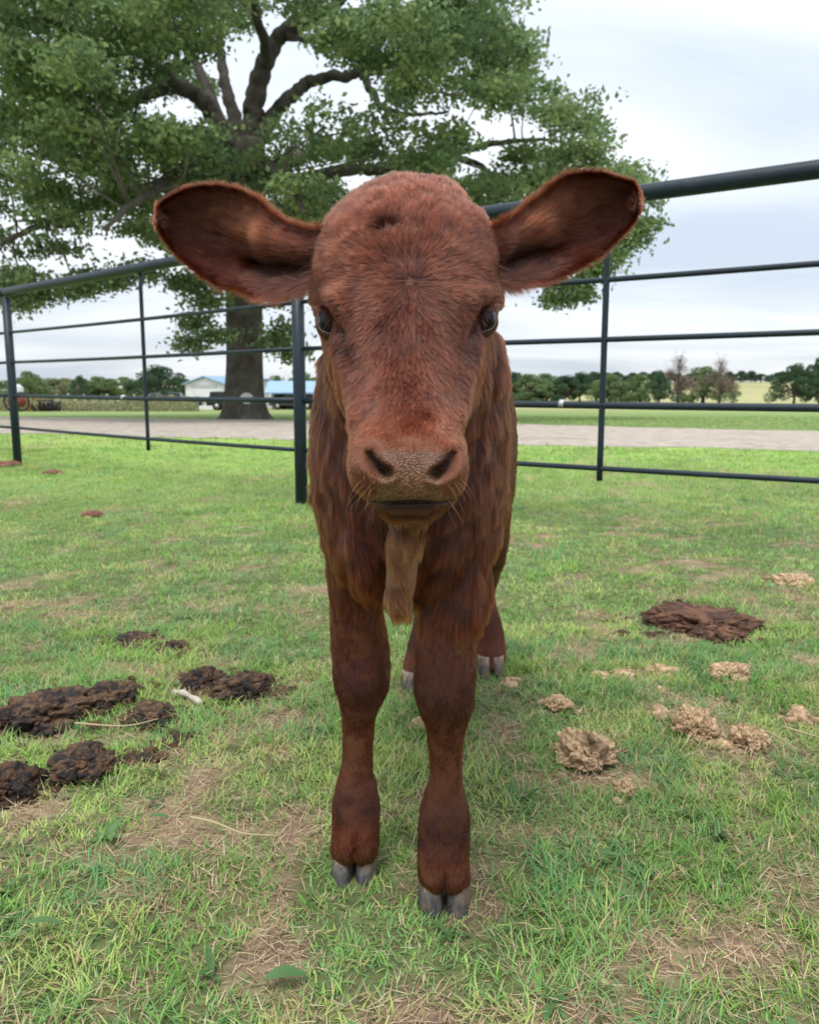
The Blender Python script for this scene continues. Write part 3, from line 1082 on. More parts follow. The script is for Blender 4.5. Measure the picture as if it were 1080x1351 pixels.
hb.inputs['Radial Roughness'].default_value = 0.45
hb.inputs['Coat'].default_value = 0.0
t_.links.new(hb.outputs[0], t_.nodes['Material Output'].inputs[0])
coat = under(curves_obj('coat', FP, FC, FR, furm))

# whiskers on muzzle and beside the ears
wp, wd = [], []
for i in range(26):
    sx_ = random.choice((-1, 1))
    x0 = 540 + sx_ * random.uniform(45, 68); y0 = random.uniform(600, 678)
    j = np.argmin(np.hypot(fpx - x0, fpy - y0) + np.where(fh & (facing > 0), 0, 1e4))
    wp.append(fc[j]); wd.append(fn_[j] + np.array([sx_ * .6, 0, -.5]) + rng.normal(size=3) * .3)
for i in range(34):
    sx_ = random.choice((-1, 1))
    x0 = 533 + sx_ * random.uniform(112, 128); y0 = random.uniform(345, 425)
    j = np.argmin(np.hypot(fpx - x0, fpy - y0) + np.where(fh, 0, 1e4))
    wp.append(fc[j]); wd.append(fn_[j] * .5 + np.array([sx_ * 1.1, 0, -.1]) + rng.normal(size=3) * .25)
wp = np.array(wp); wd = norm(np.array(wd))
wl = rng.uniform(.008, .020, len(wp))
wl[26:] = rng.uniform(.015, .035, len(wp) - 26)
tt = np.linspace(0, 1, 5)
wpts = wp[:, None] + wd[:, None] * (wl[:, None] * tt)[..., None] + np.array([0, 0, -1]) * (wl[:, None] * .35 * tt ** 2)[..., None]
wm = mat('whisker_hair', (.55, .42, .30), rough=.4)
wk = under(curves_obj('whiskers', wpts, np.tile([.45, .3, .2], (len(wp), 1)), np.full(len(wp), .00007), wm))

# ---- eyes, lids, lashes
eyem = mat('eye_dark', (0.003, 0.004, 0.008), rough=0.12, spec=0.18)
lidm = mat('eyelid_skin', (0.05, 0.026, 0.02), rough=0.6, spec=0.25, bump=(400, .3, .001))
rimm = mat('lid_rim', (0.20, 0.14, 0.12), rough=0.4, spec=0.4)


def frame_of(fwd):
    f = norm(np.array(fwd)); s_ = norm(np.cross(f, [0, 0, 1.0])); u = np.cross(s_, f)
    return f, s_, u


lash_p, lash_d = [], []
for c, s_ in EYES:
    f, sd_, up = frame_of((s_ * 0.62, -0.78, 0.02))
    # ball
    nu, nvv = 28, 20
    th = np.linspace(0, math.pi, nvv); ph = np.linspace(0, 2 * math.pi, nu, endpoint=False)
    T, PH = np.meshgrid(th, ph, indexing='ij')
    rr = EYE_R * (1 + 0.05 * np.exp(-(T / .5) ** 2))
    bp = c + rr[..., None] * (np.cos(T)[..., None] * f + np.sin(T)[..., None] * (np.cos(PH)[..., None] * sd_ + np.sin(PH)[..., None] * up))
    rg = [bp[i] for i in range(1, nvv - 1)]
    eb = MB().add(*loft(rg))
    under(eb.build('eye', eyem))
    # lids: shell with an almond opening, tilted
    nA, nB = 72, 12
    A = np.linspace(0, 2 * math.pi, nA, endpoint=False)
    # opening half-angles: wide along the slit, narrow across
    slit = -s_ * R(40)
    ca, sa = np.cos(A), np.sin(A)
    o_ang = 1.0 / np.sqrt((np.abs(ca) / R(56)) ** 2 + (np.abs(sa) / R(32)) ** 2)
    o_ang = o_ang * (1 + 0.06 * np.cos(4 * A))
    rings_in = []
    for q in np.linspace(0, 1, nB):
        ang = o_ang * (1 - q) + R(100) * q
        r0 = EYE_R * (1.035 + 0.085 * np.sin(min(q * 3, 1) * math.pi / 2) - 0.10 * q ** 2)
        sdir = math.cos(slit) * sd_ + math.sin(slit) * up
        udir = -math.sin(slit) * sd_ + math.cos(slit) * up
        rings_in.append(c + r0 * (np.cos(ang)[:, None] * f + np.sin(ang)[:, None] * (ca[:, None] * sdir + sa[:, None] * udir)))
        if q == 0:
            edge_pts = rings_in[0]; edge_dir = norm(edge_pts - c)
            edge_up = sa
    v_ = np.concatenate(rings_in); i = np.arange(nA)
    f_ = np.concatenate([np.c_[a * nA + i, a * nA + (i + 1) % nA, (a + 1) * nA + (i + 1) % nA, (a + 1) * nA + i] for a in range(nB - 1)])
    lid = under(link('eyelid', mesh_np('eyelid', v_, f_), lidm))
    sm_ = lid.modifiers.new('thick', 'SOLIDIFY'); sm_.thickness = .0007; sm_.offset = 0
    rim = MB().tube(edge_pts[np.r_[np.arange(40, 70)]], .00045, 6, cap=False).build('lid_rim', rimm)
    rim.parent = lid
    # hair over the lids
    ql = rng.uniform(.10, .95, 9000); al = rng.random(9000) * 2 * math.pi
    ia = (al / (2 * math.pi) * nA).astype(int) % nA
    iq = np.clip((ql * (nB - 1)).astype(int), 0, nB - 2)
    RI = np.array(rings_in)
    base = RI[iq, ia] * (1 - (ql * (nB - 1) - iq))[:, None] + RI[iq + 1, ia] * (ql * (nB - 1) - iq)[:, None]
    lash_p.append(('fur', base, norm(base - c), s_))
    sel = edge_up > 0.15
    for rep in range(3):
        ep = edge_pts[sel]; ed = edge_dir[sel]
        lash_p.append(('lash', ep + rng.normal(size=ep.shape) * .0004, norm(ed * 1.0 + np.array([s_ * .55, -.15, -.15]) + rng.normal(size=ep.shape) * .18), s_))
LP, LD = [], []
for kd, b0, d0, s_ in lash_p:
    if kd == 'lash':
        LP.append(b0); LD.append(d0)
LP = np.concatenate(LP); LD = np.concatenate(LD)
ll = rng.uniform(.010, .019, len(LP))
lpts = LP[:, None] + LD[:, None] * (ll[:, None] * tt)[..., None] + np.array([0, 0, -1]) * (ll[:, None] * .5 * tt ** 1.5)[..., None]
under(curves_obj('eyelashes', lpts, np.tile([.12, .05, .03], (len(LP), 1)), np.full(len(LP), .00022), furm))
FUR = {'root': [], 'col': [], 'rad': []}
for kd, b0, d0, s_ in lash_p:
    if kd == 'fur':
        dr = np.tile(np.array([s_ * .3, .2, -1.0]), (len(b0), 1))
        strands(b0, d0, dr, .0050, .25, np.tile(np.array([.15, .055, .03]), (len(b0), 1)), .00015, cl=0, seed=31)
lf_ = under(curves_obj('lid_fur', np.concatenate(FUR['root']), np.concatenate(FUR['col']), np.concatenate(FUR['rad']), furm))

# ---- hooves (two claws each)
hoofm = bpy.data.materials.new('hoof_horn'); hoofm.use_nodes = True
t_ = hoofm.node_tree; b_ = t_.nodes['Principled BSDF']
tc_ = N(t_, 'ShaderNodeTexCoord'); s3 = N(t_, 'ShaderNodeSeparateXYZ'); t_.links.new(tc_.outputs['Object'], s3.inputs[0])
nn = N(t_, 'ShaderNodeTexNoise'); nn.inputs['Scale'].default_value = 90; nn.inputs['Detail'].default_value = 8
mpn = N(t_, 'ShaderNodeMapping'); mpn.inputs['Scale'].default_value = (1, 1, .25)
t_.links.new(tc_.outputs['Object'], mpn.inputs[0]); t_.links.new(mpn.outputs[0], nn.inputs['Vector'])
ad = N(t_, 'ShaderNodeMath', operation='MULTIPLY_ADD'); ad.inputs[1].default_value = .055; t_.links.new(nn.outputs[0], ad.inputs[0]); t_.links.new(s3.outputs[2], ad.inputs[2])
ramp = N(t_, 'ShaderNodeValToRGB')
mr_ = N(t_, 'ShaderNodeMapRange'); mr_.inputs['From Min'].default_value = .012; mr_.inputs['From Max'].default_value = .070
t_.links.new(ad.outputs[0], mr_.inputs[0]); t_.links.new(mr_.outputs[0], ramp.inputs[0])
e = ramp.color_ramp.elements
e[0].position = 0; e[0].color = (.045, .045, .05, 1)
e[1].position = 1; e[1].color = (.32, .25, .185, 1)
x_ = e.new(.45); x_.color = (.06, .06, .065, 1)
x_ = e.new(.80); x_.color = (.13, .11, .095, 1)
n3_ = N(t_, 'ShaderNodeTexNoise'); n3_.inputs['Scale'].default_value = 120; n3_.inputs['Detail'].default_value = 8; n3_.inputs['Roughness'].default_value = .75
t_.links.new(mpn.outputs[0], n3_.inputs['Vector'])
mq = N(t_, 'ShaderNodeMapRange'); mq.inputs['From Min'].default_value = .35; mq.inputs['From Max'].default_value = .65; mq.inputs['To Min'].default_value = .4; mq.inputs['To Max'].default_value = 1.5
t_.links.new(n3_.outputs[0], mq.inputs[0])
vq = N(t_, 'ShaderNodeVectorMath', operation='SCALE'); t_.links.new(ramp.outputs[0], vq.inputs[0]); t_.links.new(mq.outputs[0], vq.inputs['Scale'])
n4_ = N(t_, 'ShaderNodeTexNoise'); n4_.inputs['Scale'].default_value = 45; n4_.inputs['Detail'].default_value = 6
t_.links.new(tc_.outputs['Object'], n4_.inputs['Vector'])
mr4 = N(t_, 'ShaderNodeMapRange'); mr4.inputs['From Min'].default_value = .52; mr4.inputs['From Max'].default_value = .66
t_.links.new(n4_.outputs[0], mr4.inputs[0])
mx4 = N(t_, 'ShaderNodeMix', data_type='RGBA'); mx4.inputs[7].default_value = (.17, .115, .07, 1)
t_.links.new(mr4.outputs[0], mx4.inputs[0]); t_.links.new(vq.outputs[0], mx4.inputs[6])
t_.links.new(mx4.outputs[2], b_.inputs['Base Color'])
b_.inputs['Roughness'].default_value = .65
n2_ = N(t_, 'ShaderNodeTexNoise'); n2_.inputs['Scale'].default_value = 260; n2_.inputs['Detail'].default_value = 6
t_.links.new(mpn.outputs[0], n2_.inputs['Vector'])
bn_ = N(t_, 'ShaderNodeBump'); bn_.inputs['Strength'].default_value = .9; bn_.inputs['Distance'].default_value = .004
t_.links.new(n2_.outputs[0], bn_.inputs['Height']); t_.links.new(bn_.outputs[0], b_.inputs['Normal'])


def hoof(x0, x1, y_leg, ztop, gap=.0035, toe=.012, yaw=0.0):
    mb = MB()
    xm = (x0 + x1) / 2
    for a, b, s_ in ((x0, xm - gap / 2, -1), (xm + gap / 2, x1, 1)):
        rg = []
        hw = (b - a) / 2; cx_ = (a + b) / 2
        for q in np.linspace(0, 1, 12):          # 0 ground .. 1 coronet
            z = ztop * q - .004 * (1 - q)
            wq = hw * (1.04 - .06 * q)
            yc = y_leg - toe * (1 - q) * 1.4
            cc, ss = supell(28, 2.5)
            yy = yc + .031 * ss
            xx = cx_ + wq * cc * (1 - .22 * np.clip(-ss, 0, 1) ** 2) + s_ * .0 - s_ * .10 * wq * np.clip(-ss, 0, 1) * (1 - q)
            rg.append(np.c_[xx, yy, z + 0 * xx + (ss > .2) * (-.004) * q])
        # rounded top rim
        mb.add(*loft(rg))
    return mb


def xof(px_, py_, Y): return float(P(px_, py_, Y)[0])


hoof(xof(437, 1150, 1.07), xof(497, 1150, 1.07), 1.090, .043).build('hoof', hoofm).parent = None
for o in [o for o in sc.objects if o.name == 'hoof']: under(o)
for args in ((xof(552, 1190, 1.0), xof(621, 1190, 1.0), 1.021, .046), (xof(630, 885, 1.9), xof(664, 885, 1.9), 1.905, .05), (xof(530, 905, 1.8), xof(573, 905, 1.8), 1.80, .05)):
    under(hoof(*args).build('hoof', hoofm))
#@@FENCE
# ------------------------------------------------------------------ pipe fence
pipem = mat('fence_paint', (0.011, 0.022, 0.032), rough=0.45, spec=0.35, noise=(9, .8, 1.25), bump=(140, .25, .002), cols=(14, (0.03, 0.04, 0.045), .62, .8))
PA = G(24, 612); PB = G(398, 666)
PA[2] = 0; PB[2] = 0
H_TOP = 1.515
dirL = norm(PA - PB)
vpx = -1050.0
dr_ = np.array([-(vpx - 540) / F_PX, -1.0 * CP, 0]); dr_ = norm(np.array([-(vpx - 540) / F_PX, -1.0, 0]))
dist = np.linalg.norm((PA - PB)[:2])
PC = PB + dr_ * dist
PD = PC + dr_ * dist
PZ = PA + dirL * dist
PY_ = PZ + dirL * dist
fence = empty('pipe_fence', PB)
tag(fence, 'dark blue-grey welded pipe fence with five rails crossing behind the calf', 'fence')
posts = [PY_, PZ, PA, PB, PC, PD]
RH = [(1.515, .036), (1.165, .0125), (.905, .0125), (.612, .0165), (.325, .0125)]


def fpt(p, z):
    q = np.array(p, float); q[2] = z
    return q - PB


def bar(a, b, r, name, seg=12, wob=.0):
    n = 10
    t = np.linspace(0, 1, n)[:, None]
    pts = a * (1 - t) + b * t
    pts[:, 2] += -wob * np.sin(t[:, 0] * math.pi)
    return MB().tube(pts, r, seg).build(name, pipem, fence)


post_me = None
for q in posts:
    o = MB().tube([fpt(q, -.25), fpt(q, .6), fpt(q, 1.47)], .0365 if q is not PZ else .0365, 18).build('post', pipem, fence)
for h, r in RH:
    for a, b in zip(posts[:-1], posts[1:]):
        bar(fpt(a, h), fpt(b, h), r, 'rail', 14 if r > .03 else 8, .006)
for a, b, fr in [(posts[i], posts[i + 1], (.5,)) for i in range(5)]:
    for f in fr:
        if a is PA: f = 0.0
        # the two stays in view stand where the photograph shows them
        t = .5
        if a is PA or a is PB:
            tgt = 191.5 if a is PA else 795.0
            t = min(np.linspace(0, 1, 800), key=lambda t_: abs(PROJ(np.array([[*(a * (1 - t_) + b * t_)[:2], .75]]))[0][0] - tgt))
        q = a * (1 - t) + b * t
        bar(fpt(q, 1.50), fpt(q, .235 if a is PA else .262), .0145, 'stay', 8)
print('fence PA', PA, 'PB', PB, 'dist', dist)
for nm, q in (('stayL', PA * .465 + PB * .535), ('stayR', PB * .465 + PC * .535), ('PC', PC)):
    q = q.copy(); q[2] = .25
    print(nm, PROJ(q[None]))
# wire clamps on the fourth rail
clm = mat('galvanised_wire', (.55, .56, .55), rough=.35, metallic=.6)
for px_, a, b in ((740, PB, PC), (163, PA, PB)):
    best = min(np.linspace(0, 1, 400), key=lambda t: abs(PROJ(np.array([[*(a * (1 - t) + b * t)[:2], .612]]))[0][0] - px_))
    q = a * (1 - best) + b * best
    dv_ = norm((b - a)) * .012
    MB().tube([fpt(q, .612) - dv_, fpt(q, .612) + dv_], .020, 10).build('wire_clamp', clm, fence)
#@@BACK
# ------------------------------------------------------------------ oak tree
def at(px_, py_, Y):
    return P(px_, py_, Y)


barkm = mat('oak_bark', (0.15, 0.135, 0.115), rough=.95, spec=.15, noise=(3.0, .55, 1.4), cols=(1.2, (.20, .18, .15), .5, .75))
t_ = barkm.node_tree
b_ = t_.nodes['Principled BSDF']
tc_ = N(t_, 'ShaderNodeTexCoord'); mpn = N(t_, 'ShaderNodeMapping'); mpn.inputs['Scale'].default_value = (9, 9, 1.6)
t_.links.new(tc_.outputs['Object'], mpn.inputs[0])
nn = N(t_, 'ShaderNodeTexNoise'); nn.inputs['Scale'].default_value = 1.6; nn.inputs['Detail'].default_value = 8; nn.inputs['Roughness'].default_value = .7
t_.links.new(mpn.outputs[0], nn.inputs['Vector'])
bn_ = N(t_, 'ShaderNodeBump'); bn_.inputs['Strength'].default_value = 1; bn_.inputs['Distance'].default_value = .12
t_.links.new(nn.outputs[0], bn_.inputs['Height']); t_.links.new(bn_.outputs[0], b_.inputs['Normal'])

leafm = mat('oak_leaves', (0, 0, 0), rough=.55, spec=.35, attr='col', trans=.45)
leafm2 = mat('far_leaves', (0, 0, 0), rough=.7, spec=.2, attr='col', trans=.25)

TY = float(G(322, 554)[1])
oak_base = G(322, 554)
print('oak at', oak_base)
oak = empty('oak_tree', oak_base)
tag(oak, 'large spreading oak with a thick grey trunk beyond the gravel road', 'tree')
ob = np.array(oak_base)
# trunk with root flare
TR = [(566, 280, 364), (553, 287, 357), (545, 292, 352), (533, 295, 349), (515, 297, 347.5), (480, 299, 346), (430, 298.5, 345.5), (380, 299, 346), (320, 297, 348), (260, 298, 350), (215, 300, 350), (185, 305, 348)]
rg = []
tt_ = catmull(TR, 46)
for i, (yy, l, r_) in enumerate(tt_):
    a, b = P(l, yy, TY + .5), P(r_, yy, TY + .5)
    c = (a + b) / 2; hw = (b[0] - a[0]) / 2
    an = np.linspace(0, 2 * math.pi, 64, endpoint=False)
    fl = sstep(505, 556, yy)
    rad = hw * (1 + (.10 + .12 * fl) * (.35 * np.sin(5 * an + 1) * (.3 + fl) + .25 * np.sin(9 * an + 2) * (.3 + fl)) + .02 * np.sin(23 * an + yy * .02))
    rg.append(np.c_[c[0] + rad * np.cos(an), c[1] + rad * np.sin(an) * .95, np.full(64, c[2])] - ob)
MB().add(*loft(rg[::-1])).build('trunk', barkm, oak)

LIMBS = [  # px, py, depth offset, radius(m) rows
    [(322, 250, .5, .36), (330, 190, .5, .30), (338, 135, .4, .27), (352, 85, .2, .23), (378, 48, .0, .19), (425, 28, -.3, .14), (480, -10, -1, .09), (540, -60, -2, .04)],
    [(322, 220, .5, .30), (312, 165, .9, .2), (300, 105, 1.2, .15), (290, 50, 1.5, .11), (300, -30, 1.8, .05)],
    [(316, 215, .5, .30), (292, 165, .2, .24), (268, 130, 0, .21), (232, 112, -.6, .18), (195, 128, -1.2, .15), (160, 152, -1.6, .11), (105, 165, -2, .08), (40, 170, -2.4, .04)],
    [(318, 210, .4, .2), (275, 180, -.8, .16), (215, 168, -1.5, .13), (155, 155, -2, .09), (60, 190, -3, .04)],
    [(330, 200, .5, .26), (362, 150, .6, .19), (388, 122, .6, .17), (412, 104, .5, .15), (450, 104, .3, .13), (478, 100, .2, .12), (500, 85, .2, .09), (560, 60, .2, .04)],
    [(478, 100, .2, .11), (492, 118, .1, .09), (505, 140, 0, .075), (545, 152, -.2, .05), (600, 150, -.5, .03)],
    [(478, 100, .2, .10), (520, 92, .6, .07), (565, 110, .9, .05), (610, 120, 1, .03)],
    [(332, 250, .5, .24), (400, 235, .0, .17), (480, 225, -.5, .14), (560, 215, -.9, .12), (600, 205, -1, .10), (650, 195, -1.2, .075), (710, 180, -1.4, .045), (760, 190, -1.5, .02)],
    [(600, 206, -1, .07), (640, 222, -1.2, .06), (680, 250, -1.4, .045), (750, 270, -1.4, .03), (820, 290, -1.4, .02)],
    [(312, 260, .5, .24), (240, 245, -1, .17), (160, 262, -2, .13), (90, 290, -2.8, .09), (20, 330, -3.4, .05)],
    [(318, 240, .6, .25), (260, 210, 2.5, .17), (180, 200, 4.5, .12), (90, 230, 6, .06), (-10, 240, 7, .03)],
    [(330, 240, .6, .25), (390, 200, 3, .17), (470, 190, 5, .12), (560, 230, 6.5, .06), (640, 250, 7, .03)],
    [(322, 250, .3, .25), (330, 225, -2, .17), (350, 210, -3.5, .13), (390, 225, -5, .09), (420, 270, -6, .04)],
    [(318, 240, .3, .25), (290, 220, -2.2, .17), (240, 225, -4, .12), (190, 260, -5.3, .08), (150, 300, -6, .04)],
    [(352, 85, .2, .15), (340, 40, -1, .12), (330, -20, -2, .08), (330, -90, -3, .04)],
    [(232, 112, -.6, .13), (190, 70, -1.5, .10), (130, 40, -2.4, .07), (50, 20, -3, .04)],
    [(292, 165, .2, .15), (255, 80, 1.5, .12), (200, 10, 2.8, .08), (150, -60, 3.6, .04)],
    [(378, 48, 0, .12), (440, 60, 1.5, .09), (520, 40, 2.6, .06), (610, 30, 3.2, .03)],
]
limb_pts = []
mb_l = []
for L_ in LIMBS:
    c_ = catmull([(q[0], q[1], q[2], q[3]) for q in L_], 8 * len(L_))
    pts = np.array([P(a, b, TY + .5 + c) for a, b, c, r_ in c_])
    j = rng.normal(size=pts.shape).cumsum(0) * .02
    pts = pts + j - j[0]
    rr = np.maximum(c_[:, 3], .015) * (1 + .08 * np.sin(np.arange(len(pts)) * 1.7))
    MB().tube(pts - ob, rr, 12).build('limb', barkm, oak)
    limb_pts.append(np.c_[pts, rr])
LPT = np.concatenate(limb_pts)

# leaf clumps
CROWN = [(-260, 330), (-320, 120), (-280, -120), (-60, -330), (300, -420), (560, -300), (650, -120), (662, 0), (690, 60), (684, 100), (705, 128), (755, 140), (772, 185), (805, 222), (838, 240), (858, 296), (832, 318), (795, 330), (740, 330),
         (650, 300), (560, 300), (480, 330), (400, 340), (330, 345), (240, 335), (150, 345), (60, 362), (-40, 390), (-150, 390)]


def inside(poly, x, y):
    r_ = False
    n = len(poly)
    for i in range(n):
        (x0, y0), (x1, y1) = poly[i], poly[(i + 1) % n]
        if (y0 > y) != (y1 > y) and x < (x1 - x0) * (y - y0) / (y1 - y0) + x0:
            r_ = not r_
    return r_


GAPS = [(458, 128, 42, 24), (12, 292, 32, 22), (395, 78, 24, 22), (300, 92, 14, 22), (352, 20, 12, 10), (140, 320, 40, 12), (600, 155, 26, 18), (700, 170, 28, 16), (470, 160, 24, 18), (385, 150, 30, 14), (240, 150, 16, 8), (500, 225, 14, 9), (640, 180, 22, 10), (330, 110, 10, 26), (720, 320, 34, 18)]
puffs = []
prng = random.Random(11)
tries = 0
while len(puffs) < 400 and tries < 40000:
    tries += 1
    x, y = prng.uniform(-330, 870), prng.uniform(-430, 400)
    if not inside(CROWN, x, y): continue
    if any(((x - a) / (rx_ + 22)) ** 2 + ((y - b) / (ry_ + 22)) ** 2 < 1 for a, b, rx_, ry_ in GAPS): continue
    open_ = seg_dist(np.array([x]), np.array([y]), [(425, 28), (378, 48), (352, 85), (338, 135), (330, 190)])[0] < 23 or seg_dist(np.array([x]), np.array([y]), [(160, 154), (195, 128), (232, 112), (268, 130), (292, 165)])[0] < 20 or seg_dist(np.array([x]), np.array([y]), [(362, 150), (412, 104), (478, 100), (505, 140)])[0] < 22 or seg_dist(np.array([x]), np.array([y]), [(580, 212), (690, 190)])[0] < 16
    # depth: crown is roughly a dome about the trunk
    rr = min(1, math.hypot((x - 300) / 580, (y + 20) / 420))
    dmax = 8.0 * math.sqrt(max(0.05, 1 - rr * rr))
    Y = TY + .5 + prng.choice((-1, -1, 1)) * dmax * prng.uniform(.25, 1.0)
    if open_ and Y < TY + 1.5: continue
    q = P(x, y, Y)
    r_ = prng.uniform(.40, .85)
    outside = x < -20 or y < -20
    md = 1.25 if outside else .80
    if any(np.linalg.norm(q - b[0]) < md for b in puffs): continue
    puffs.append((q, r_ * (1.3 if outside else 1), outside))
# drooping sprays along the lower edge
for x, y, r_, Yo in [(275, 400, .35, -2), (262, 430, .35, -2.3), (285, 448, .3, -2.5), (250, 455, .22, -2.5), (268, 378, .4, -2), (368, 395, .3, -2), (372, 440, .35, -1.8), (385, 470, .22, -1.8), (362, 455, .2, -2), (240, 375, .3, -2.4),
                     (150, 372, .35, -3), (100, 385, .35, -3.2), (60, 392, .3, -3), (20, 400, .3, -3), (125, 368, .35, -3.5), (30, 372, .45, -3.5), (5, 385, .4, -3), (195, 362, .35, -3),
                     (745, 378, .3, -2), (765, 390, .22, -2), (735, 395, .2, -2), (780, 360, .3, -2), (800, 345, .35, -2), (830, 320, .35, -2), (850, 300, .3, -2), (845, 262, .35, -2), (812, 238, .4, -2), (700, 365, .25, -2),
                     (770, 170, .35, -1), (740, 150, .4, -1), (668, 40, .5, 0), (672, 90, .5, 0), (640, 130, .5, 0), (770, 208, .4, -1), (800, 260, .4, -1.5), (690, 210, .5, -1.5), (720, 240, .5, -1.5), (660, 240, .5, -1.2), (780, 300, .4, -1.6), (690, 285, .5, -1.5), (740, 300, .45, -1.5)]:
    puffs.append((P(x, y, TY + .5 + Yo), r_, False))

lv_, lf_l, lc_ = [], [], []
twig = MB()
LC = []
for q, r_, outside in puffs:
    # twig from the nearest limb
    d = np.linalg.norm(LPT[:, :3] - q, axis=1) + np.where(LPT[:, 2] > q[2] + .8, 1.5, 0)
    j = int(np.argmin(d))
    a = LPT[j, :3]
    mid_ = (a + q) / 2 + rng.normal(size=3) * .28 + np.array([0, 0, .15])
    c3 = catmull([a, mid_, q + rng.normal(size=3) * .1], 8)
    tr = min(LPT[j, 3] * .5, .032)
    if np.linalg.norm(a - q) < 2.6: twig.add(*[x for x in (lambda m_: (np.concatenate(m_.v), [np.concatenate(t) for t in m_.f.values()]))(MB().tube(c3 - ob, np.linspace(tr, .012, 8), 5, cap=False))])
    # sub twigs and leaf sprays on their ends
    ns = int(7 + 9 * r_ ** 1.2)
    if outside: ns = int(ns * .6)
    for s_ in range(ns):
        dv_ = rng.normal(size=3); dv_ /= np.linalg.norm(dv_)
        dv_[2] = abs(dv_[2]) * .75 if rng.random() < .72 else -abs(dv_[2]) * .5
        e_ = q + dv_ * r_ * rng.uniform(.55, 1.05) * np.array([1.15, 1.15, .8])
        if s_ < 4:
            tb = MB().tube(catmull([q, (q + e_) / 2 + rng.normal(size=3) * .06, e_], 4) - ob, np.linspace(.014, .005, 4), 4, cap=False)
            twig.add(np.concatenate(tb.v), [np.concatenate(t) for t in tb.f.values()])
        nl = rng.integers(38, 62)
        sp = rng.uniform(.12, .21)
        lp = e_ + rng.normal(size=(nl, 3)) * sp * np.array([1.25, 1.25, .62])
        LC.append((lp, dv_, rng.random(), r_ * 0 + (1.35 if outside else 1.0)))
ptsL = np.concatenate([a for a, *_ in LC])
tone = np.concatenate([np.full(len(a), t) for a, b, t, s_ in LC])
szz = np.concatenate([np.full(len(a), s_) for a, b, t, s_ in LC])
print('leaves', len(ptsL))


def leaves_mesh(name, pts, size, colr, up=.6, fold=.25):
    n = len(pts)
    nrm = norm(rng.normal(size=(n, 3)) + np.array([0, 0, up]))
    ax = norm(np.cross(nrm, rng.normal(size=(n, 3))))
    bx_ = np.cross(nrm, ax)
    s_ = (size * rng.uniform(.7, 1.3, n))[:, None]
    v = np.stack([pts - ax * s_ * .5, pts + bx_ * s_ * .30 + nrm * s_ * fold * .5, pts + ax * s_ * .55, pts - bx_ * s_ * .30 + nrm * s_ * fold * .5], 1).reshape(-1, 3)
    i = np.arange(n) * 4
    f = np.r_[np.c_[i, i + 1, i + 2], np.c_[i, i + 2, i + 3]]
    return mesh_np(name, v, f, False, np.repeat(colr, 4, 0))


tn = tone[:, None]
lcol = np.array([.120, .212, .095]) * (1 - tn) + np.array([.29, .385, .155]) * tn
lcol = lcol * rng.uniform(.75, 1.3, (len(ptsL), 1))
yl = rng.random(len(ptsL)) < .07
lcol[yl] = np.array([.22, .26, .08])
crown = link('crown', leaves_mesh('crown', ptsL - ob, .132 * szz, lcol), leafm, oak)
crown['kind'] = 'stuff'
tw = twig.build('twigs', barkm, oak)
tw['kind'] = 'stuff'

# white fan-shaped plaque nailed to the trunk
whm = mat('white_plaque_paint', (.72, .72, .70), rough=.6)
q0 = P(325, 528, TY - .16); q0[1] = TY - .12
pl = empty('trunk_plaque', q0)
tag(pl, 'small white fan-shaped plaque fixed low on the oak trunk', 'plaque')
for k in range(9):
    a = math.radians(-72 + 18 * k)
    ln_ = .21
    v = np.array([[-.012, 0, .02], [.012, 0, .02], [.026, 0, ln_ * .85], [0, -.01, ln_], [-.026, 0, ln_ * .85]])
    ca, sa = math.cos(a), math.sin(a)
    v = np.c_[v[:, 0] * ca + v[:, 2] * sa, v[:, 1], -v[:, 0] * sa + v[:, 2] * ca]
    vv = np.r_[v, v + np.array([0, .02, 0])]
    f5 = [[0, 1, 2, 3, 4], [9, 8, 7, 6, 5]]
    f4 = [[i, (i + 1) % 5, (i + 1) % 5 + 5, i + 5][::-1] for i in range(5)]
    MB().add(vv, [np.array(f5), np.array(f4)]).build('plaque_rib', whm, pl, smooth=False)
bsm = MB().box((0, .0, -.07), (.16, .03, .05)); bsm.build('plaque_base', whm, pl, smooth=False)

# ------------------------------------------------------------------ distant trees
trunkm = mat('far_bark', (.10, .085, .07), rough=.95)


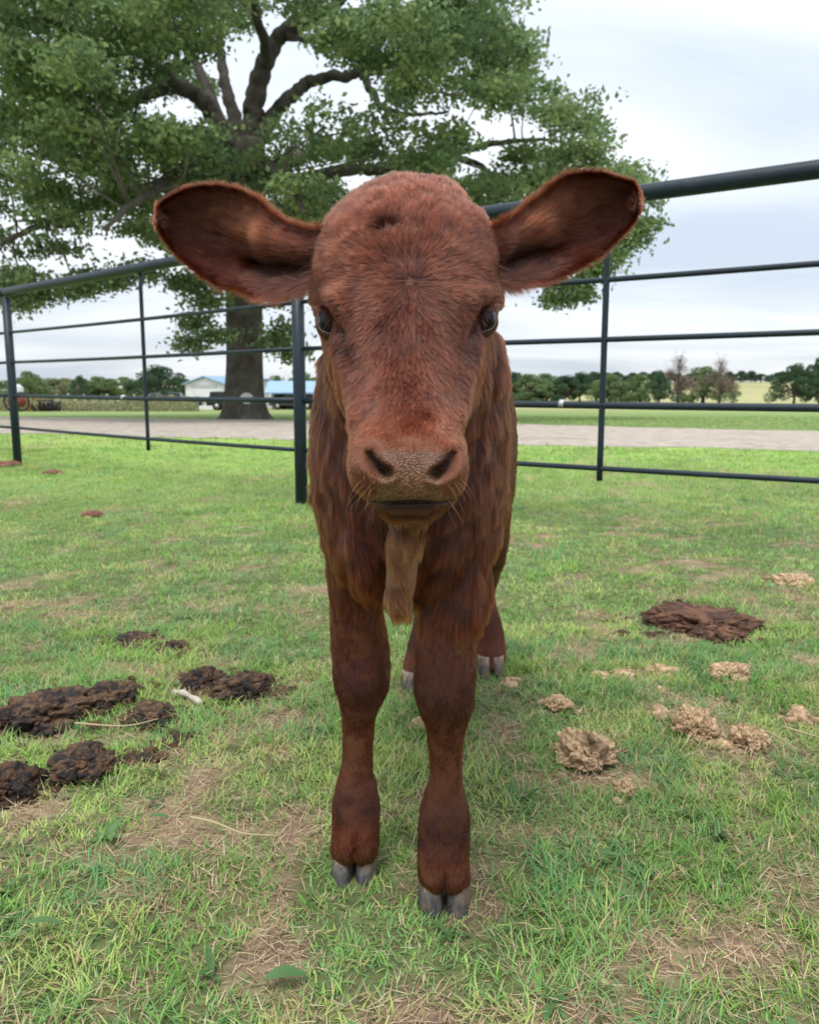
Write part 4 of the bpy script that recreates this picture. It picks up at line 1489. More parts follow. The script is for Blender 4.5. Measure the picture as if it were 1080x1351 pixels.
def tree_proto(kind, seed):
    r0 = np.random.default_rng(seed)
    mbt = MB()
    pts = []
    tones = []
    if kind == 'round':
        base_c, alt, nL, ls_ = (.135, .205, .085), (.20, .28, .12), 9000, .17
        nb_, rx_, z0, z1 = 40, 2.4, .25, 3.9
    elif kind == 'dark':
        base_c, alt, nL, ls_ = (.055, .110, .060), (.09, .155, .075), 9500, .17
        nb_, rx_, z0, z1 = 44, 2.8, .35, 3.9
    elif kind == 'pale':
        base_c, alt, nL, ls_ = (.24, .28, .15), (.29, .32, .18), 7000, .16
        nb_, rx_, z0, z1 = 34, 2.2, .15, 3.6
    elif kind == 'bare':
        base_c, alt, nL, ls_ = (.26, .19, .16), (.32, .24, .20), 6000, .07
        nb_, rx_, z0, z1 = 26, 1.7, 1.0, 4.2
    mbt.tube([(0, 0, -.3), (.03, 0, .9), (.0, .05, 1.8)], [.17, .13, .09], 7)
    blobs = []
    for i in range(nb_):
        a = r0.uniform(0, 2 * math.pi); h = r0.random()
        rad = rx_ * math.sqrt(r0.random()) * (math.sin(math.pi * min(.95, h * .62 + .34)))
        c = np.array([rad * math.cos(a), rad * math.sin(a), z0 + (z1 - z0) * h])
        blobs.append((c, r0.uniform(.35, .75)))
        mbt.tube(catmull([(0, 0, .7 + .9 * h), (c[0] * .4, c[1] * .4, .9 + (c[2] - .9) * .7), c], 5), np.linspace(.055, .012, 5), 4, cap=False)
        if kind == 'bare':
            for k in range(14):
                e_ = c + r0.normal(size=3) * .45 + np.array([0, 0, .3])
                mbt.tube([c, (c + e_) / 2 + r0.normal(size=3) * .06, e_], [.018, .012, .006], 3, cap=False)
    for c, r_ in blobs:
        n = nL // nb_
        dv_ = norm(r0.normal(size=(n, 3)))
        rr = r_ * r0.uniform(.5, 1.05, n) ** .6
        pts.append(c + dv_ * rr[:, None] * np.array([1, 1, .8]))
        tones.append(np.full(n, r0.random()))
    pts = np.concatenate(pts); tn = np.concatenate(tones)[:, None]
    colr = (np.array(base_c) * (1 - tn) + np.array(alt) * tn) * r0.uniform(.75, 1.25, (len(pts), 1))
    root = empty('far_tree')
    link('trunk', mbt.mesh('trunk'), trunkm, root)
    c_o = link('crown', leaves_mesh('crown', pts, np.full(len(pts), ls_), colr, .4), leafm2, root)
    c_o['kind'] = 'stuff'
    return root


protos = {k: [tree_proto(k, s_) for s_ in ss] for k, ss in {'round': (1, 2, 3), 'dark': (4,), 'pale': (6,), 'bare': (8,)}.items()}
used_ = set()
trng = random.Random(5)


def far_tree(kind, x, ytop, ybase, wpx, name, label, group=None, Y=None):
    if Y is None:
        gp = G(x, ybase)
    else:
        gp = P(x, ybase, Y); gp[2] = terrain(gp[0], gp[1])
    dist_ = gp[1]
    _, yb = PROJ(gp[None])
    h = (float(yb[0]) - ytop) / F_PX * dist_
    w_ = wpx / F_PX * dist_
    pr = trng.choice(protos[kind])
    if id(pr) in used_:
        o = copy_tree(pr)
    else:
        o = pr; used_.add(id(pr))
    o.name = name
    o.location = gp
    hz = 4.4
    hx_ = {'round': 4.4, 'dark': 5.2, 'pale': 4.0, 'bare': 4.0}[kind]
    o.scale = (w_ / hx_, w_ / hx_, h / hz)
    o.rotation_euler = (0, 0, trng.uniform(0, 6.28))
    tag(o, label, 'tree', group)
    return o


gl = 'trees of the far treeline left of the oak'
# left treeline
xs = -70
i = 0
while xs < 262:
    kd = trng.choice(['round', 'round', 'pale', 'round'])
    top = 500 + trng.uniform(-5, 5)
    if 25 < xs < 60: kd, top = 'pale', 497
    far_tree(kd, xs, top, 0, trng.uniform(42, 60), 'treeline_tree',
             'leafy green tree in the far treeline left of the oak', gl, Y=trng.uniform(150, 190))
    xs += trng.uniform(17, 24)
for x, top, wd_, lb in ((4, 488, 46, 'bright green tree in the far treeline behind the left fence post'), (75, 495, 26, 'small domed dark tree in the treeline between left post and stay')):
    far_tree('round' if x < 20 else 'dark', x, top, 0, wd_, 'treeline_tree', lb, None, Y=140)
far_tree('dark', 213, 482, 533, 88, 'cedar_tree', 'wide dark evergreen tree standing left of the white garage', None, Y=105)
for x, top, wd_ in ((352, 494, 40), (385, 486, 50), (410, 497, 40), (440, 495, 50), (480, 496, 50)):
    far_tree('round', x, top, 0, wd_, 'treeline_tree', 'green tree rising behind the blue-roofed buildings right of the oak', 'trees behind the blue-roofed buildings', Y=150)
# right-hand treeline
gr_ = 'trees of the far hedgerow right of the calf'
x = 600
while x < 880:
    kd = trng.choice(['round', 'round', 'round', 'dark'])
    top = 491 + trng.uniform(-2, 4)
    far_tree(kd, x, top, 0, trng.uniform(48, 66), 'hedgerow_tree', 'leafy green tree in the far hedgerow right of the calf', gr_, Y=trng.uniform(118, 135))
    x += trng.uniform(18, 26)
far_tree('pale', 708, 513, 531, 46, 'low_bush', 'pale low bush in front of the hedgerow beside the calf', None)
far_tree('bare', 893, 474, 530, 56, 'bare_tree', 'bare reddish tree left of the rounded green tree', None, Y=112)
far_tree('bare', 948, 478, 530, 50, 'bare_tree', 'bare reddish tree right of the rounded green tree', None, Y=112)
far_tree('dark', 868, 489, 531, 42, 'hedgerow_tree', 'dark narrow tree beside the bare reddish tree', None, Y=110)
far_tree('round', 926, 482, 533, 76, 'rounded_tree', 'rounded bright green tree alone between two bare reddish trees', None)
for x, top, wd_, lb in ((1046, 480, 60, 'dark leafy tree at the right edge of the picture, left one'), (1080, 470, 60, 'tall dark tree cut by the right edge of the picture'), (1120, 476, 70, 'dark tree just past the right edge of the picture')):
    far_tree('dark', x, top, 534, wd_, 'field_tree', lb, None)
for x in range(800, 1240, 17):
    far_tree('dark', x + trng.uniform(-4, 4), 491 + trng.uniform(-2, 2), 0, 28, 'hilltop_tree', 'small dark tree of the woodland along the far hilltop', 'trees along the far hilltop', Y=330)
far_tree('pale', 966, 517, 532, 10, 'sapling', 'small pale sapling on the straw-coloured slope', None)
for k_, ps in protos.items():
    for p0 in ps:
        if id(p0) not in used_:
            for ch in list(p0.children): bpy.data.objects.remove(ch)
            bpy.data.objects.remove(p0)

# ------------------------------------------------------------------ buildings
wallw = mat('white_metal_siding', (.74, .75, .75), rough=.5, noise=(.8, .93, 1.05))
roofb = mat('blue_metal_roof', (.22, .37, .52), rough=.35, spec=.5, noise=(.7, .9, 1.1))
dark_ = mat('opening_shade', (.03, .032, .035), rough=.8)  # near-black colour stands in for the shade inside openings
greyt = mat('grey_trim', (.45, .47, .48), rough=.6)


def building(name, label, cx_, Y, w_, d_, hw_, hr_, rz, extra=None):
    """gable end faces the camera (local -y)"""
    b0 = P(cx_, 540, Y); b0[2] = terrain(b0[0], b0[1])
    root = empty(name, b0, rz)
    tag(root, label, 'building')
    # walls: four slabs with a gable
    mb = MB()
    x0, x1, y0, y1 = -w_ / 2, w_ / 2, 0, d_
    for yy in (y0, y1 - .15):
        v = [(x0, yy, -.2), (x1, yy, -.2), (x1, yy, hw_), (0, yy, hr_), (x0, yy, hw_)]
        v = np.r_[np.array(v), np.array(v) + [0, .15, 0]]
        MB().add(v, [np.array([[0, 1, 2, 3, 4], [9, 8, 7, 6, 5]]), np.array([[i, i + 5, (i + 1) % 5 + 5, (i + 1) % 5] for i in range(5)])]).build('gable_wall', wallw, root, smooth=False)
    MB().box((x0 + .075, d_ / 2, hw_ / 2 - .1), (.15, d_ - .304, hw_ + .15)).build('side_wall', wallw, root, smooth=False)
    MB().box((x1 - .075, d_ / 2, hw_ / 2 - .1), (.15, d_ - .304, hw_ + .15)).build('side_wall', wallw, root, smooth=False)
    for s_ in (-1, 1):
        ov = .3
        sl_ = (hr_ - hw_) / (w_ / 2)
        v = [(0, -ov, hr_ + .03), (s_ * (w_ / 2 + ov), -ov, hw_ - sl_ * ov + .03), (s_ * (w_ / 2 + ov), d_ + ov, hw_ - sl_ * ov + .03), (0, d_ + ov, hr_ + .03)]
        v = np.r_[np.array(v), np.array(v) + [0, 0, .10]]
        MB().add(v, np.array([[0, 1, 2, 3], [7, 6, 5, 4], [0, 4, 5, 1], [1, 5, 6, 2], [2, 6, 7, 3], [3, 7, 4, 0]])).build('roof', roofb, root, smooth=False)
        nrib = int(d_ / .9)
        rb = MB()
        for k in range(nrib + 1):
            yy = -ov + .05 + k * (d_ + 2 * ov - .1) / nrib
            a = np.array([0, yy, hr_ + .14]); b = np.array([s_ * (w_ / 2 + ov), yy, hw_ - sl_ * ov + .14])
            rb.tube([a, b], .03, 4)
        ro = rb.build('roof_ribs', roofb, root); ro['kind'] = 'stuff'
    if extra: extra(root)
    return root


def garage_extra(root):
    MB().box((.15, -.03, 1.15), (2.9, .05, 2.3)).build('garage_door', wallw, root, smooth=False)
    MB().box((.0, -.05, 2.55), (3.1, .06, .35)).build('door_header', greyt, root, smooth=False)
    MB().box((-1.2, -.04, 1.05), (.08, .05, 2.1)).build('door_jamb', greyt, root, smooth=False)


def open_extra(root):
    MB().box((1.2, -.03, 1.1), (2.0, .05, 2.2)).build('open_bay', dark_, root, smooth=False)


g1 = building('garage', 'white metal garage with blue roof seen left of the oak trunk', 271, 92, 4.7, 9, 2.75, 3.55, R(-14), garage_extra)
g2 = building('farm_shed', 'white shed with a low blue roof seen right of the oak trunk', 352, 96, 4.6, 7, 2.6, 3.3, R(20), None)
# open-sided carport
bq = P(392, 538, 92); bq[2] = terrain(bq[0], bq[1])
cp = empty('carport', bq, 0)
tag(cp, 'open carport with a blue sloping roof between the shed and the fence post', 'carport')
v = np.array([(-3.2, -2.2, 1.75), (3.6, -2.2, 1.75), (3.6, 2.6, 3.0), (-3.6, 2.6, 3.0)]); v = np.r_[v, v + [0, 0, .14]]
MB().add(v, np.array([[3, 2, 1, 0], [4, 5, 6, 7], [0, 1, 5, 4], [1, 2, 6, 5], [2, 3, 7, 6], [3, 0, 4, 7]])).build('roof', roofb, cp, smooth=False)
for xx in (-3, 0, 3.3):
    for yy, hh in ((-2.0, 1.78), (2.4, 2.9)):
        MB().box((xx, yy, hh / 2 - .1), (.14, .14, hh + .1)).build('post', greyt, cp, smooth=False)
MB().box((0, 2.45, 1.2), (6.4, .08, 2.4)).build('back_wall', dark_, cp, smooth=False)

# ------------------------------------------------------------------ vehicles
def paint(nm, c): return mat(nm, c, rough=.25, spec=.5, coat=.5)


glassm = mat('vehicle_glass', (.02, .025, .03), rough=.08, spec=.6)
tyrem = mat('tyre_rubber', (.015, .015, .015), rough=.85)
rimm2 = mat('wheel_rim', (.35, .35, .36), rough=.35, metallic=.8)
lampm = mat('headlight_glass', (.7, .7, .68), rough=.15)
redl = mat('tail_light', (.35, .02, .02), rough=.2)


def prism(prof, wy, y0=0):
    """side profile (x,z) extruded over y with slightly inset sides"""
    prof = np.array(prof, float); n = len(prof)
    a = np.c_[prof[:, 0], np.full(n, y0 - wy / 2), prof[:, 1]]; b = np.c_[prof[:, 0], np.full(n, y0 + wy / 2), prof[:, 1]]
    i = np.arange(n)
    return np.r_[a, b], [np.array([list(range(n))[::-1]]) if False else np.array([list(range(n))]), np.array([list(range(n, 2 * n))[::-1]]), np.c_[i, i + n, (i + 1) % n + n, (i + 1) % n]]


def truck(name, label, x, Y, rz, col_, suv=False):
    b0 = P(x, 538, Y); b0[2] = terrain(b0[0], b0[1])
    root = empty(name, b0, rz)
    tag(root, label, 'truck' if not suv else 'car')
    pm_ = paint(name + '_paint', col_)
    body_p = [(-2.6, .45), (-2.65, .95), (-2.55, 1.08), (-.4 if not suv else -2.4, 1.10), (.9, 1.10), (2.2, 1.02), (2.6, .9), (2.65, .5), (2.2, .42)]
    bo = MB().add(*prism(body_p, 1.85)).build('body', pm_, root, smooth=False)
    bv = bo.modifiers.new('b', 'BEVEL'); bv.width = .05; bv.segments = 2
    x0 = -.55 if not suv else -2.35
    cab = [(x0, 1.1), (x0 + .12, 1.72), (.55, 1.75), (1.25, 1.1)]
    co = MB().add(*prism(cab, 1.6)).build('cabin', pm_, root, smooth=False)
    bv = co.modifiers.new('b', 'BEVEL'); bv.width = .05; bv.segments = 2
    for s_ in (-1, 1):
        for xa, xb in ((x0 + .18, x0 + (.85 if not suv else 1.3)), (x0 + (.93 if not suv else 1.4), .85)):
            v, f = prism([(xa, 1.14), (xa + .04, 1.62), (min(xb, .55), 1.62), (xb, 1.14)], .02, s_ * .81)
            MB().add(v, f).build('side_window', glassm, root, smooth=False)
    v, f = prism([(.62, 1.72), (1.22, 1.14), (1.25, 1.15), (.65, 1.74)], 1.4)
    MB().add(v, f).build('windscreen', glassm, root, smooth=False)
    for s_ in (-1, 1):
        for xx in (-1.65, 1.65):
            c = np.array([xx, s_ * .84, .38])
            wh = MB().tube([c - [0, .12, 0], c + [0, .12, 0]], .38, 20).build('wheel', tyrem, root)
            MB().tube([c + [0, s_ * .122 - .01, 0], c + [0, s_ * .122 + .01, 0]], .22, 14).build('rim', rimm2, wh)
        MB().box((2.63, s_ * .7, .82), (.06, .3, .18)).build('headlight', lampm, root, smooth=False)
        MB().box((-2.62, s_ * .8, .85), (.06, .15, .3)).build('tail_light', redl, root, smooth=False)
    return root


truck('pickup_truck', 'dark grey pickup truck parked in front of the dark evergreen, left one', 205, 86, R(12), (.10, .11, .13))
truck('pickup_truck', 'navy blue pickup truck parked against the left wall of the garage', 234, 84, R(185), (.02, .03, .07))
truck('parked_car', 'black car parked between the garage and the oak trunk', 312, 76, R(5), (.015, .017, .02), suv=True)
truck('parked_car', 'dark car parked under the blue-roofed carport', 389, 89, R(170), (.03, .03, .035), suv=True)

# ------------------------------------------------------------------ farm machinery at the left
rustm = mat('rusty_red_iron', (.20, .055, .035), rough=.7, noise=(6, .6, 1.3))
orm = mat('orange_iron', (.42, .16, .06), rough=.6)
irm = mat('dark_iron', (.05, .045, .045), rough=.7)
whtm = mat('pale_tank', (.6, .62, .6), rough=.5)


def at_ground(x, Y):
    b0 = P(x, 540, Y); b0[2] = terrain(b0[0], b0[1])
    return b0


def wheel_at(c, r_, w_, parent, axis=(0, 1, 0)):
    c = np.array(c, float); a = np.array(axis, float)
    an = np.linspace(0, 2 * math.pi, 25)
    u = norm(np.cross(a, [0, 0, 1.0])); v = np.cross(a, u)
    ring = c + r_ * (np.cos(an)[:, None] * u + np.sin(an)[:, None] * v)
    wh = MB().tube(ring, w_ / 2, 8, cap=False).build('wheel', tyrem, parent)
    rb = MB().tube([c - a * .05, c + a * .05], r_ * .6, 14)
    rb.build('rim', rustm, wh)


rk = empty('tractor', at_ground(4, 76))
tag(rk, 'rusty red old tractor at the left edge of the picture', 'tractor')
MB().box((-.8, 0, .95), (1.8, .6, .5)).build('hood', rustm, rk, smooth=False)
MB().box((.4, 0, .8), (1.0, .5, .5)).build('chassis', irm, rk, smooth=False)
MB().box((.7, 0, 1.25), (.5, .6, .12)).build('seat', irm, rk, smooth=False)
MB().tube([(-1.2, 0, 1.2), (-1.2, 0, 1.75)], .05, 8).build('exhaust', irm, rk)
MB().tube([(.1, 0, 1.2), (.25, 0, 1.55)], .03, 6).build('steering_column', irm, rk)
MB().box((-.2, 0, 1.85), (2.0, 1.3, .07)).build('canopy', greyt, rk, smooth=False)
for a, b in ((-1, -.5), (-1, .5), (.6, -.5), (.6, .5)):
    MB().tube([(a, b, 1.1), (a, b, 1.85)], .03, 6).build('canopy_post', irm, rk)
wheel_at((.6, -.75, .62), .52, .26, rk); wheel_at((.6, .75, .62), .52, .26, rk)
wheel_at((-1.25, -.5, .4), .32, .16, rk); wheel_at((-1.25, .5, .4), .32, .16, rk)
hr = empty('hay_rake', at_ground(32, 56))
tag(hr, 'old rusty hay rake with a tall spoked wheel right of the left fence post', 'farm implement')
wheel_at((0, -.3, .68), .60, .12, hr, (.9, -.45, 0))
wheel_at((-.9, .3, .68), .60, .12, hr, (.9, -.45, 0))
MB().tube([(-1.3, .5, .75), (.5, -.5, .75)], .05, 8).build('axle', rustm, hr)
MB().tube([(-.4, 0, .8), (-.6, -1.2, .5)], .05, 8).build('drawbar', rustm, hr)
for k in range(10):
    a = np.array([-1.2 + .16 * k, .45 - .09 * k, .72])
    MB().tube(catmull([a, a + [.05, .3, .1], a + [.1, .55, -.3], a + [.05, .4, -.65]], 8), .015, 4).build('tine', rustm, hr)
tk = empty('feed_tank', at_ground(25, 60))
tag(tk, 'pale round-topped tank standing behind the rusty hay rake', 'tank')
MB().tube([(0, 0, .5), (0, 0, 1.7), (0, 0, 1.95)], [.42, .42, .2], 18).build('tank', whtm, tk)
for a in (0, 2.1, 4.2):
    MB().tube([(.35 * math.cos(a), .35 * math.sin(a), 0), (.35 * math.cos(a), .35 * math.sin(a), .6)], .04, 6).build('leg', irm, tk)
pw = empty('plough', at_ground(48, 58))
tag(pw, 'small orange plough frame standing in the grass right of the hay rake', 'farm implement')
MB().tube([(-.5, 0, .1), (0, 0, 1.15), (.5, 0, .1)], .06, 6).build('frame', orm, pw)
MB().tube([(0, 0, 1.1), (.1, 1.1, .3)], .05, 6).build('beam', orm, pw)
for s_ in (-.4, 0, .4):
    MB().add(*loft([np.array([[s_, .2, .5], [s_ + .08, .25, .5], [s_ + .08, .2, .45], [s_, .15, .45]]), np.array([[s_, .4, .05], [s_ + .25, .5, .05], [s_ + .25, .4, 0], [s_, .3, 0]])])).build('share', irm, pw, smooth=False)
for x, s_, lb in ((61, 1.0, 'dark iron disc harrow in the grass, larger one left of the pale posts'), (72, .8, 'dark iron disc harrow in the grass, smaller one nearest the pale posts')):
    dh = empty('disc_harrow', at_ground(x, 58)); tag(dh, lb, 'farm implement', 'disc harrows beside the road')
    MB().box((0, 0, .75 * s_), (1.0 * s_, .5, .12)).build('frame', irm, dh, smooth=False)
    for k in range(4):
        xx = (-.42 + .28 * k) * s_
        MB().tube([(xx, 0, .32 * s_), (xx + .04, 0, .32 * s_)], .32 * s_, 14).build('disc', irm, dh)
    for k in (-.4, .4):
        MB().tube([(k * s_, 0, .3 * s_), (k * s_, 0, .75 * s_)], .04, 5).build('strut', rustm, dh)

# wire fence of pale posts across the far paddock
wf = empty('wire_fence', at_ground(170, 66)); tag(wf, 'wire fence with pale wooden posts beyond the road, left of the garage', 'fence')
wb = np.array(wf.location)
postm = mat('weathered_post', (.38, .35, .30), rough=.9, noise=(8, .7, 1.2))
wirem = mat('wire', (.3, .3, .3), rough=.5, metallic=.7)
prev = None
tops = []
for x in range(-60, 260, 17):
    q = at_ground(x + trng.uniform(-2, 2), 66)
    MB().tube([q - wb + [0, 0, -.2], q - wb + [0, 0, 1.25 + trng.uniform(-.1, .15)]], .075, 7).build('post', postm, wf)
    tops.append(q - wb)
for h in (.35, .7, 1.05):
    MB().tube([t + [0, 0, h] for t in tops], .008, 4).build('wire', wirem, wf)
# tall dry weeds along the far verge
wy = rng.uniform(58, 82, 26000); wxp = rng.uniform(-120, 262, 26000)
wpz = P(wxp, 540, wy); wz = terrain(wpz[:, 0], wy)
wd_n = fbm(np.c_[wpz[:, 0], wy, 0 * wy], .25, 71, 3)
wh_ = rng.random(26000) ** 1.4 * (.25 + 1.0 * sstep(.35, .7, wd_n))
wp3 = np.c_[wpz[:, 0], wy, wz + wh_]
wc3 = (np.array([.16, .20, .08]) * (1 - wd_n[:, None]) + np.array([.36, .33, .19]) * wd_n[:, None]) * rng.uniform(.6, 1.3, (26000, 1))
o = link('tall_weeds', leaves_mesh('tall_weeds', wp3, np.full(26000, .20), wc3, .2), leafm2)
tag(o, 'tall weeds and dry brush along the wire fence', kind='stuff')
#@@TURF
# ------------------------------------------------------------------ turf
palette = np.array([[.190, .375, .080], [.290, .475, .095], [.165, .350, .130], [.450, .550, .170], [.235, .420, .130]])
straw = np.array([[.56, .43, .25], [.46, .33, .19], [.64, .54, .35], [.38, .25, .16]])
FEET = [(P(467, 1150, 1.06)[0], 1.06, .05), (P(586, 1190, 1.0)[0], 1.0, .055), (P(647, 885, 1.9)[0], 1.9, .05), (P(552, 903, 1.8)[0], 1.8, .05)]

# clods and dung: px, py, width, height (px), kind
DUNG = [(58, 938, 128, 66, 'large dark cow pat in several crumbling lumps, left of the calf', 'pat'),
        (14, 950, 60, 62, 'smooth-crusted dark cow pat at the left edge, beside the large crumbling one', 'pat'),
        (150, 918, 78, 48, 'dark crusted cow pat with a pale fibrous top right of the large crumbling one', 'pat'),
        (318, 908, 88, 56, 'dark cow pat nearest the calf on its left side', 'pat'),
        (272, 898, 62, 48, 'black-crusted lump of dung joined to the pat nearest the calf', 'pat'),
        (112, 1008, 92, 54, 'broken brown cow pat below the large crumbling one', 'pat'),
        (14, 1036, 92, 68, 'round dark cow pat cut by the left edge, lowest of all', 'pat'),
        (203, 944, 66, 34, 'low crumbly brown dung between the two biggest pats', 'pat'),
        (180, 844, 68, 20, 'thin dark strip of dung, farthest on the left side', 'pat'),
        (233, 855, 34, 26, 'small round brown lump of dung beside the thin dark strip', 'pat'),
        (234, 976, 36, 18, 'little flat brown dung crumb below the crumbly dung', 'pat'),
        (188, 1002, 42, 16, 'flat brown dung fragment right of the broken pat', 'pat'),
        (920, 818, 152, 50, 'wide flat reddish-brown cow pat right of the calf', 'pat'),
        (777, 998, 86, 48, 'pale round dried clod with a dark middle, right of the front hooves', 'clod'),
        (822, 1044, 34, 24, 'little tan clod just below the pale round clod', 'clod'),
        (914, 962, 54, 42, 'pointed pale clod, tallest one on the right side', 'clod'),
        (871, 943, 26, 16, 'flat pale chip left of the pointed clod', 'clod'),
        (965, 892, 56, 26, 'double tan clod below the wide flat cow pat', 'clod'),
        (990, 980, 46, 34, 'crumbled tan clod right of the pointed clod', 'clod'),
        (955, 985, 24, 14, 'small pale crumb between the pointed and the crumbled clod', 'clod'),
        (1052, 944, 30, 20, 'small tan clod near the right edge', 'clod'),
        (873, 884, 26, 12, 'tan crumb left of the double clod', 'clod'),
        (822, 890, 28, 12, 'tan crumb midway between the calf and the double clod', 'clod'),
        (792, 893, 26, 12, 'tan crumb nearest the calf in the row below the cow pat', 'clod'),
        (735, 930, 36, 20, 'low tan crumb pile just right of the hind hoof', 'clod'),
        (552, 955, 18, 14, 'little pale clod seen between the calf legs', 'clod'),
        (870, 912, 18, 10, 'tiny tan crumb above the flat pale chip', 'clod'),
        (672, 902, 16, 12, 'tiny pale crumb beside the right hind hoof', 'clod'),
        (12, 614, 32, 9, 'brown dried dung by the foot of the left fence post', 'clod'),
        (70, 624, 24, 7, 'brown dried dung right of the left fence post', 'clod'),
        (122, 680, 30, 9, 'reddish-brown dried dung alone in the open grass, left', 'clod'),
        (1045, 768, 50, 16, 'patch of pale dry crumbs beyond the wide flat cow pat', 'clod')]
from mathutils import noise as mnoise
import bmesh


def ico(sub):
    bm = bmesh.new(); bmesh.ops.create_icosphere(bm, subdivisions=sub, radius=1)
    v = np.array([q.co[:] for q in bm.verts]); f = np.array([[q.index for q in fa.verts] for fa in bm.faces]); bm.free()
    return v, f


ICO5, ICO3 = ico(6), ico(3)
dungm = mat('cow_dung', (0, 0, 0), rough=.8, spec=.25, attr='col', noise=(160, .5, 1.5), bump=(220, 1.0, .006))
obst = []
ROAD_N = ([-700, -300, 0, 250, 540, 800, 1080, 1500, 2200], [566, 568, 572, 577, 584, 590, 596, 604, 616])
ROAD_F = ([-700, -300, 0, 250, 540, 800, 1080, 1500, 2200], [545, 547, 550, 553, 557, 563, 569, 574, 584])
for k, (x, y, wp_, hp_, lb, kd) in enumerate(DUNG):
    # base of the lump lies lower in the picture than its middle
    gp = G(x, y + hp_ * .12)
    dist_ = gp[1] * CP - (gp[2] - CAM_H) * SP
    wx_ = wp_ / F_PX * dist_
    el = math.atan2(CAM_H - gp[2], gp[1])
    # visible height = depth*sin(el) + height*cos(el)
    vis = hp_ / F_PX * dist_
    hh = vis * ((.42 if k != 12 else .36) if kd == 'pat' else .62)
    dp = max(vis - hh * math.cos(el) * .5, .01) / max(math.sin(el), .15)
    dp = min(dp, wx_ * 1.2)
    v0, f0 = ICO5 if wp_ > 30 and y > 640 else ICO3
    v = v0.copy()
    s_ = np.array([k * 3.7, k * 1.9, k * .7])
    amp = .30 if kd == 'pat' else .38
    q = v * np.array([1, dp / wx_, 2 * hh / wx_]) * 1.25 + s_
    dsp = (fbm(q, 1.5, k, 2) - .5) * 2.3 * amp + (fbm(q, 4.0, k + 5, 2) - .5) * .32 + (fbm(q, 13, k + 9, 2) - .5) * .20 + (fbm(q, 42, k + 19, 2) - .5) * .13
    crease = np.abs(vnoise(q, 3.2, k + 20) - .5) * 2
    dsp -= .20 * np.exp(-(crease / .12) ** 2)
    v = v * (1 + dsp[:, None])
    flat = kd == 'pat'
    v[:, 2] = np.where(v[:, 2] > 0, v[:, 2] ** (1.0) * 1.0, v[:, 2] * .25)
    v[:, 0] *= wx_ / 2 * .95; v[:, 1] *= dp / 2; v[:, 2] *= hh * (.95 if flat else 1)
    n1 = fbm(v0 + s_, 3, k + 31, 3)[:, None]; n2 = fbm(v0 + s_, 12, k + 37, 2)[:, None]
    if kd == 'pat':
        dk, lt_ = np.array([.035, .028, .026]), np.array([.15, .088, .050])
        if k == 12: dk, lt_ = np.array([.085, .045, .032]), np.array([.19, .095, .055])
        if k in (1, 4, 6): lt_ = np.array([.11, .062, .036])
        c_ = dk * (1 - sstep(.42, .58, n1 * .6 + n2 * .4)) + lt_ * sstep(.42, .58, n1 * .6 + n2 * .4)
    else:
        dk, lt_ = np.array([.38, .25, .145]), np.array([.68, .48, .29])
        if k in (28, 29, 30): dk, lt_ = np.array([.16, .07, .045]), np.array([.25, .12, .08])
        c_ = dk * (1 - sstep(.4, .6, n2)) + lt_ * sstep(.4, .6, n2)
        if k == 13:
            dm_ = np.exp(-((v0[:, 0] - .0) / .35) ** 2 - ((v0[:, 1] + .3) / .5) ** 2)[:, None] * sstep(.0, .4, v0[:, 2])[:, None]
            c_ = c_ * (1 - .75 * dm_)
    o = link('cow_pat' if kd == 'pat' else 'dung_clod', mesh_np('dung', v, f0, True, c_), dungm, None, (gp[0], gp[1], gp[2] + (.002 if kd == 'pat' else hh * .25)))
    tag(o, lb, 'cow dung' if kd == 'pat' else 'clod')
    obst.append((gp[0], gp[1], wx_ / 2 * .85, dp / 2 * .85))

# loose crumbs round the pats (beyond counting)
crv, crf, crc, noff = [], [], [], 0
iv0, if0 = ico(2)
for k, (ox, oy, ra, rb) in enumerate(obst):
    kd = DUNG[k][5]
    for j in range(26 if kd == 'pat' else 9):
        a = rng.uniform(0, 6.28); rr = rng.uniform(.9, 1.9)
        c = np.array([ox + ra * rr * math.cos(a), oy + rb * rr * math.sin(a), 0]); c[2] = ground_z(c[0], c[1])[0]
        s_ = rng.uniform(.003, .010) * (1 + .4 * (oy > 1.6))
        v = iv0 * (1 + (fbm(iv0 + j, 2.2, j, 2) - .5)[:, None] * 1.0) * s_ * np.array([1.3, 1, .7])
        crv.append(v + c + [0, 0, s_ * .3]); crf.append(if0 + noff); noff += len(v)
        base_ = np.array([.10, .055, .03]) if kd == 'pat' else np.array([.40, .28, .17])
        crc.append(np.tile(base_ * rng.uniform(.6, 1.4), (len(v), 1)))
cr_ = link('dung_crumbs', mesh_np('dung_crumbs', np.concatenate(crv), np.concatenate(crf), True, np.concatenate(crc)), dungm)
tag(cr_, 'scattered small crumbs of dung round the pats and clods', kind='stuff')

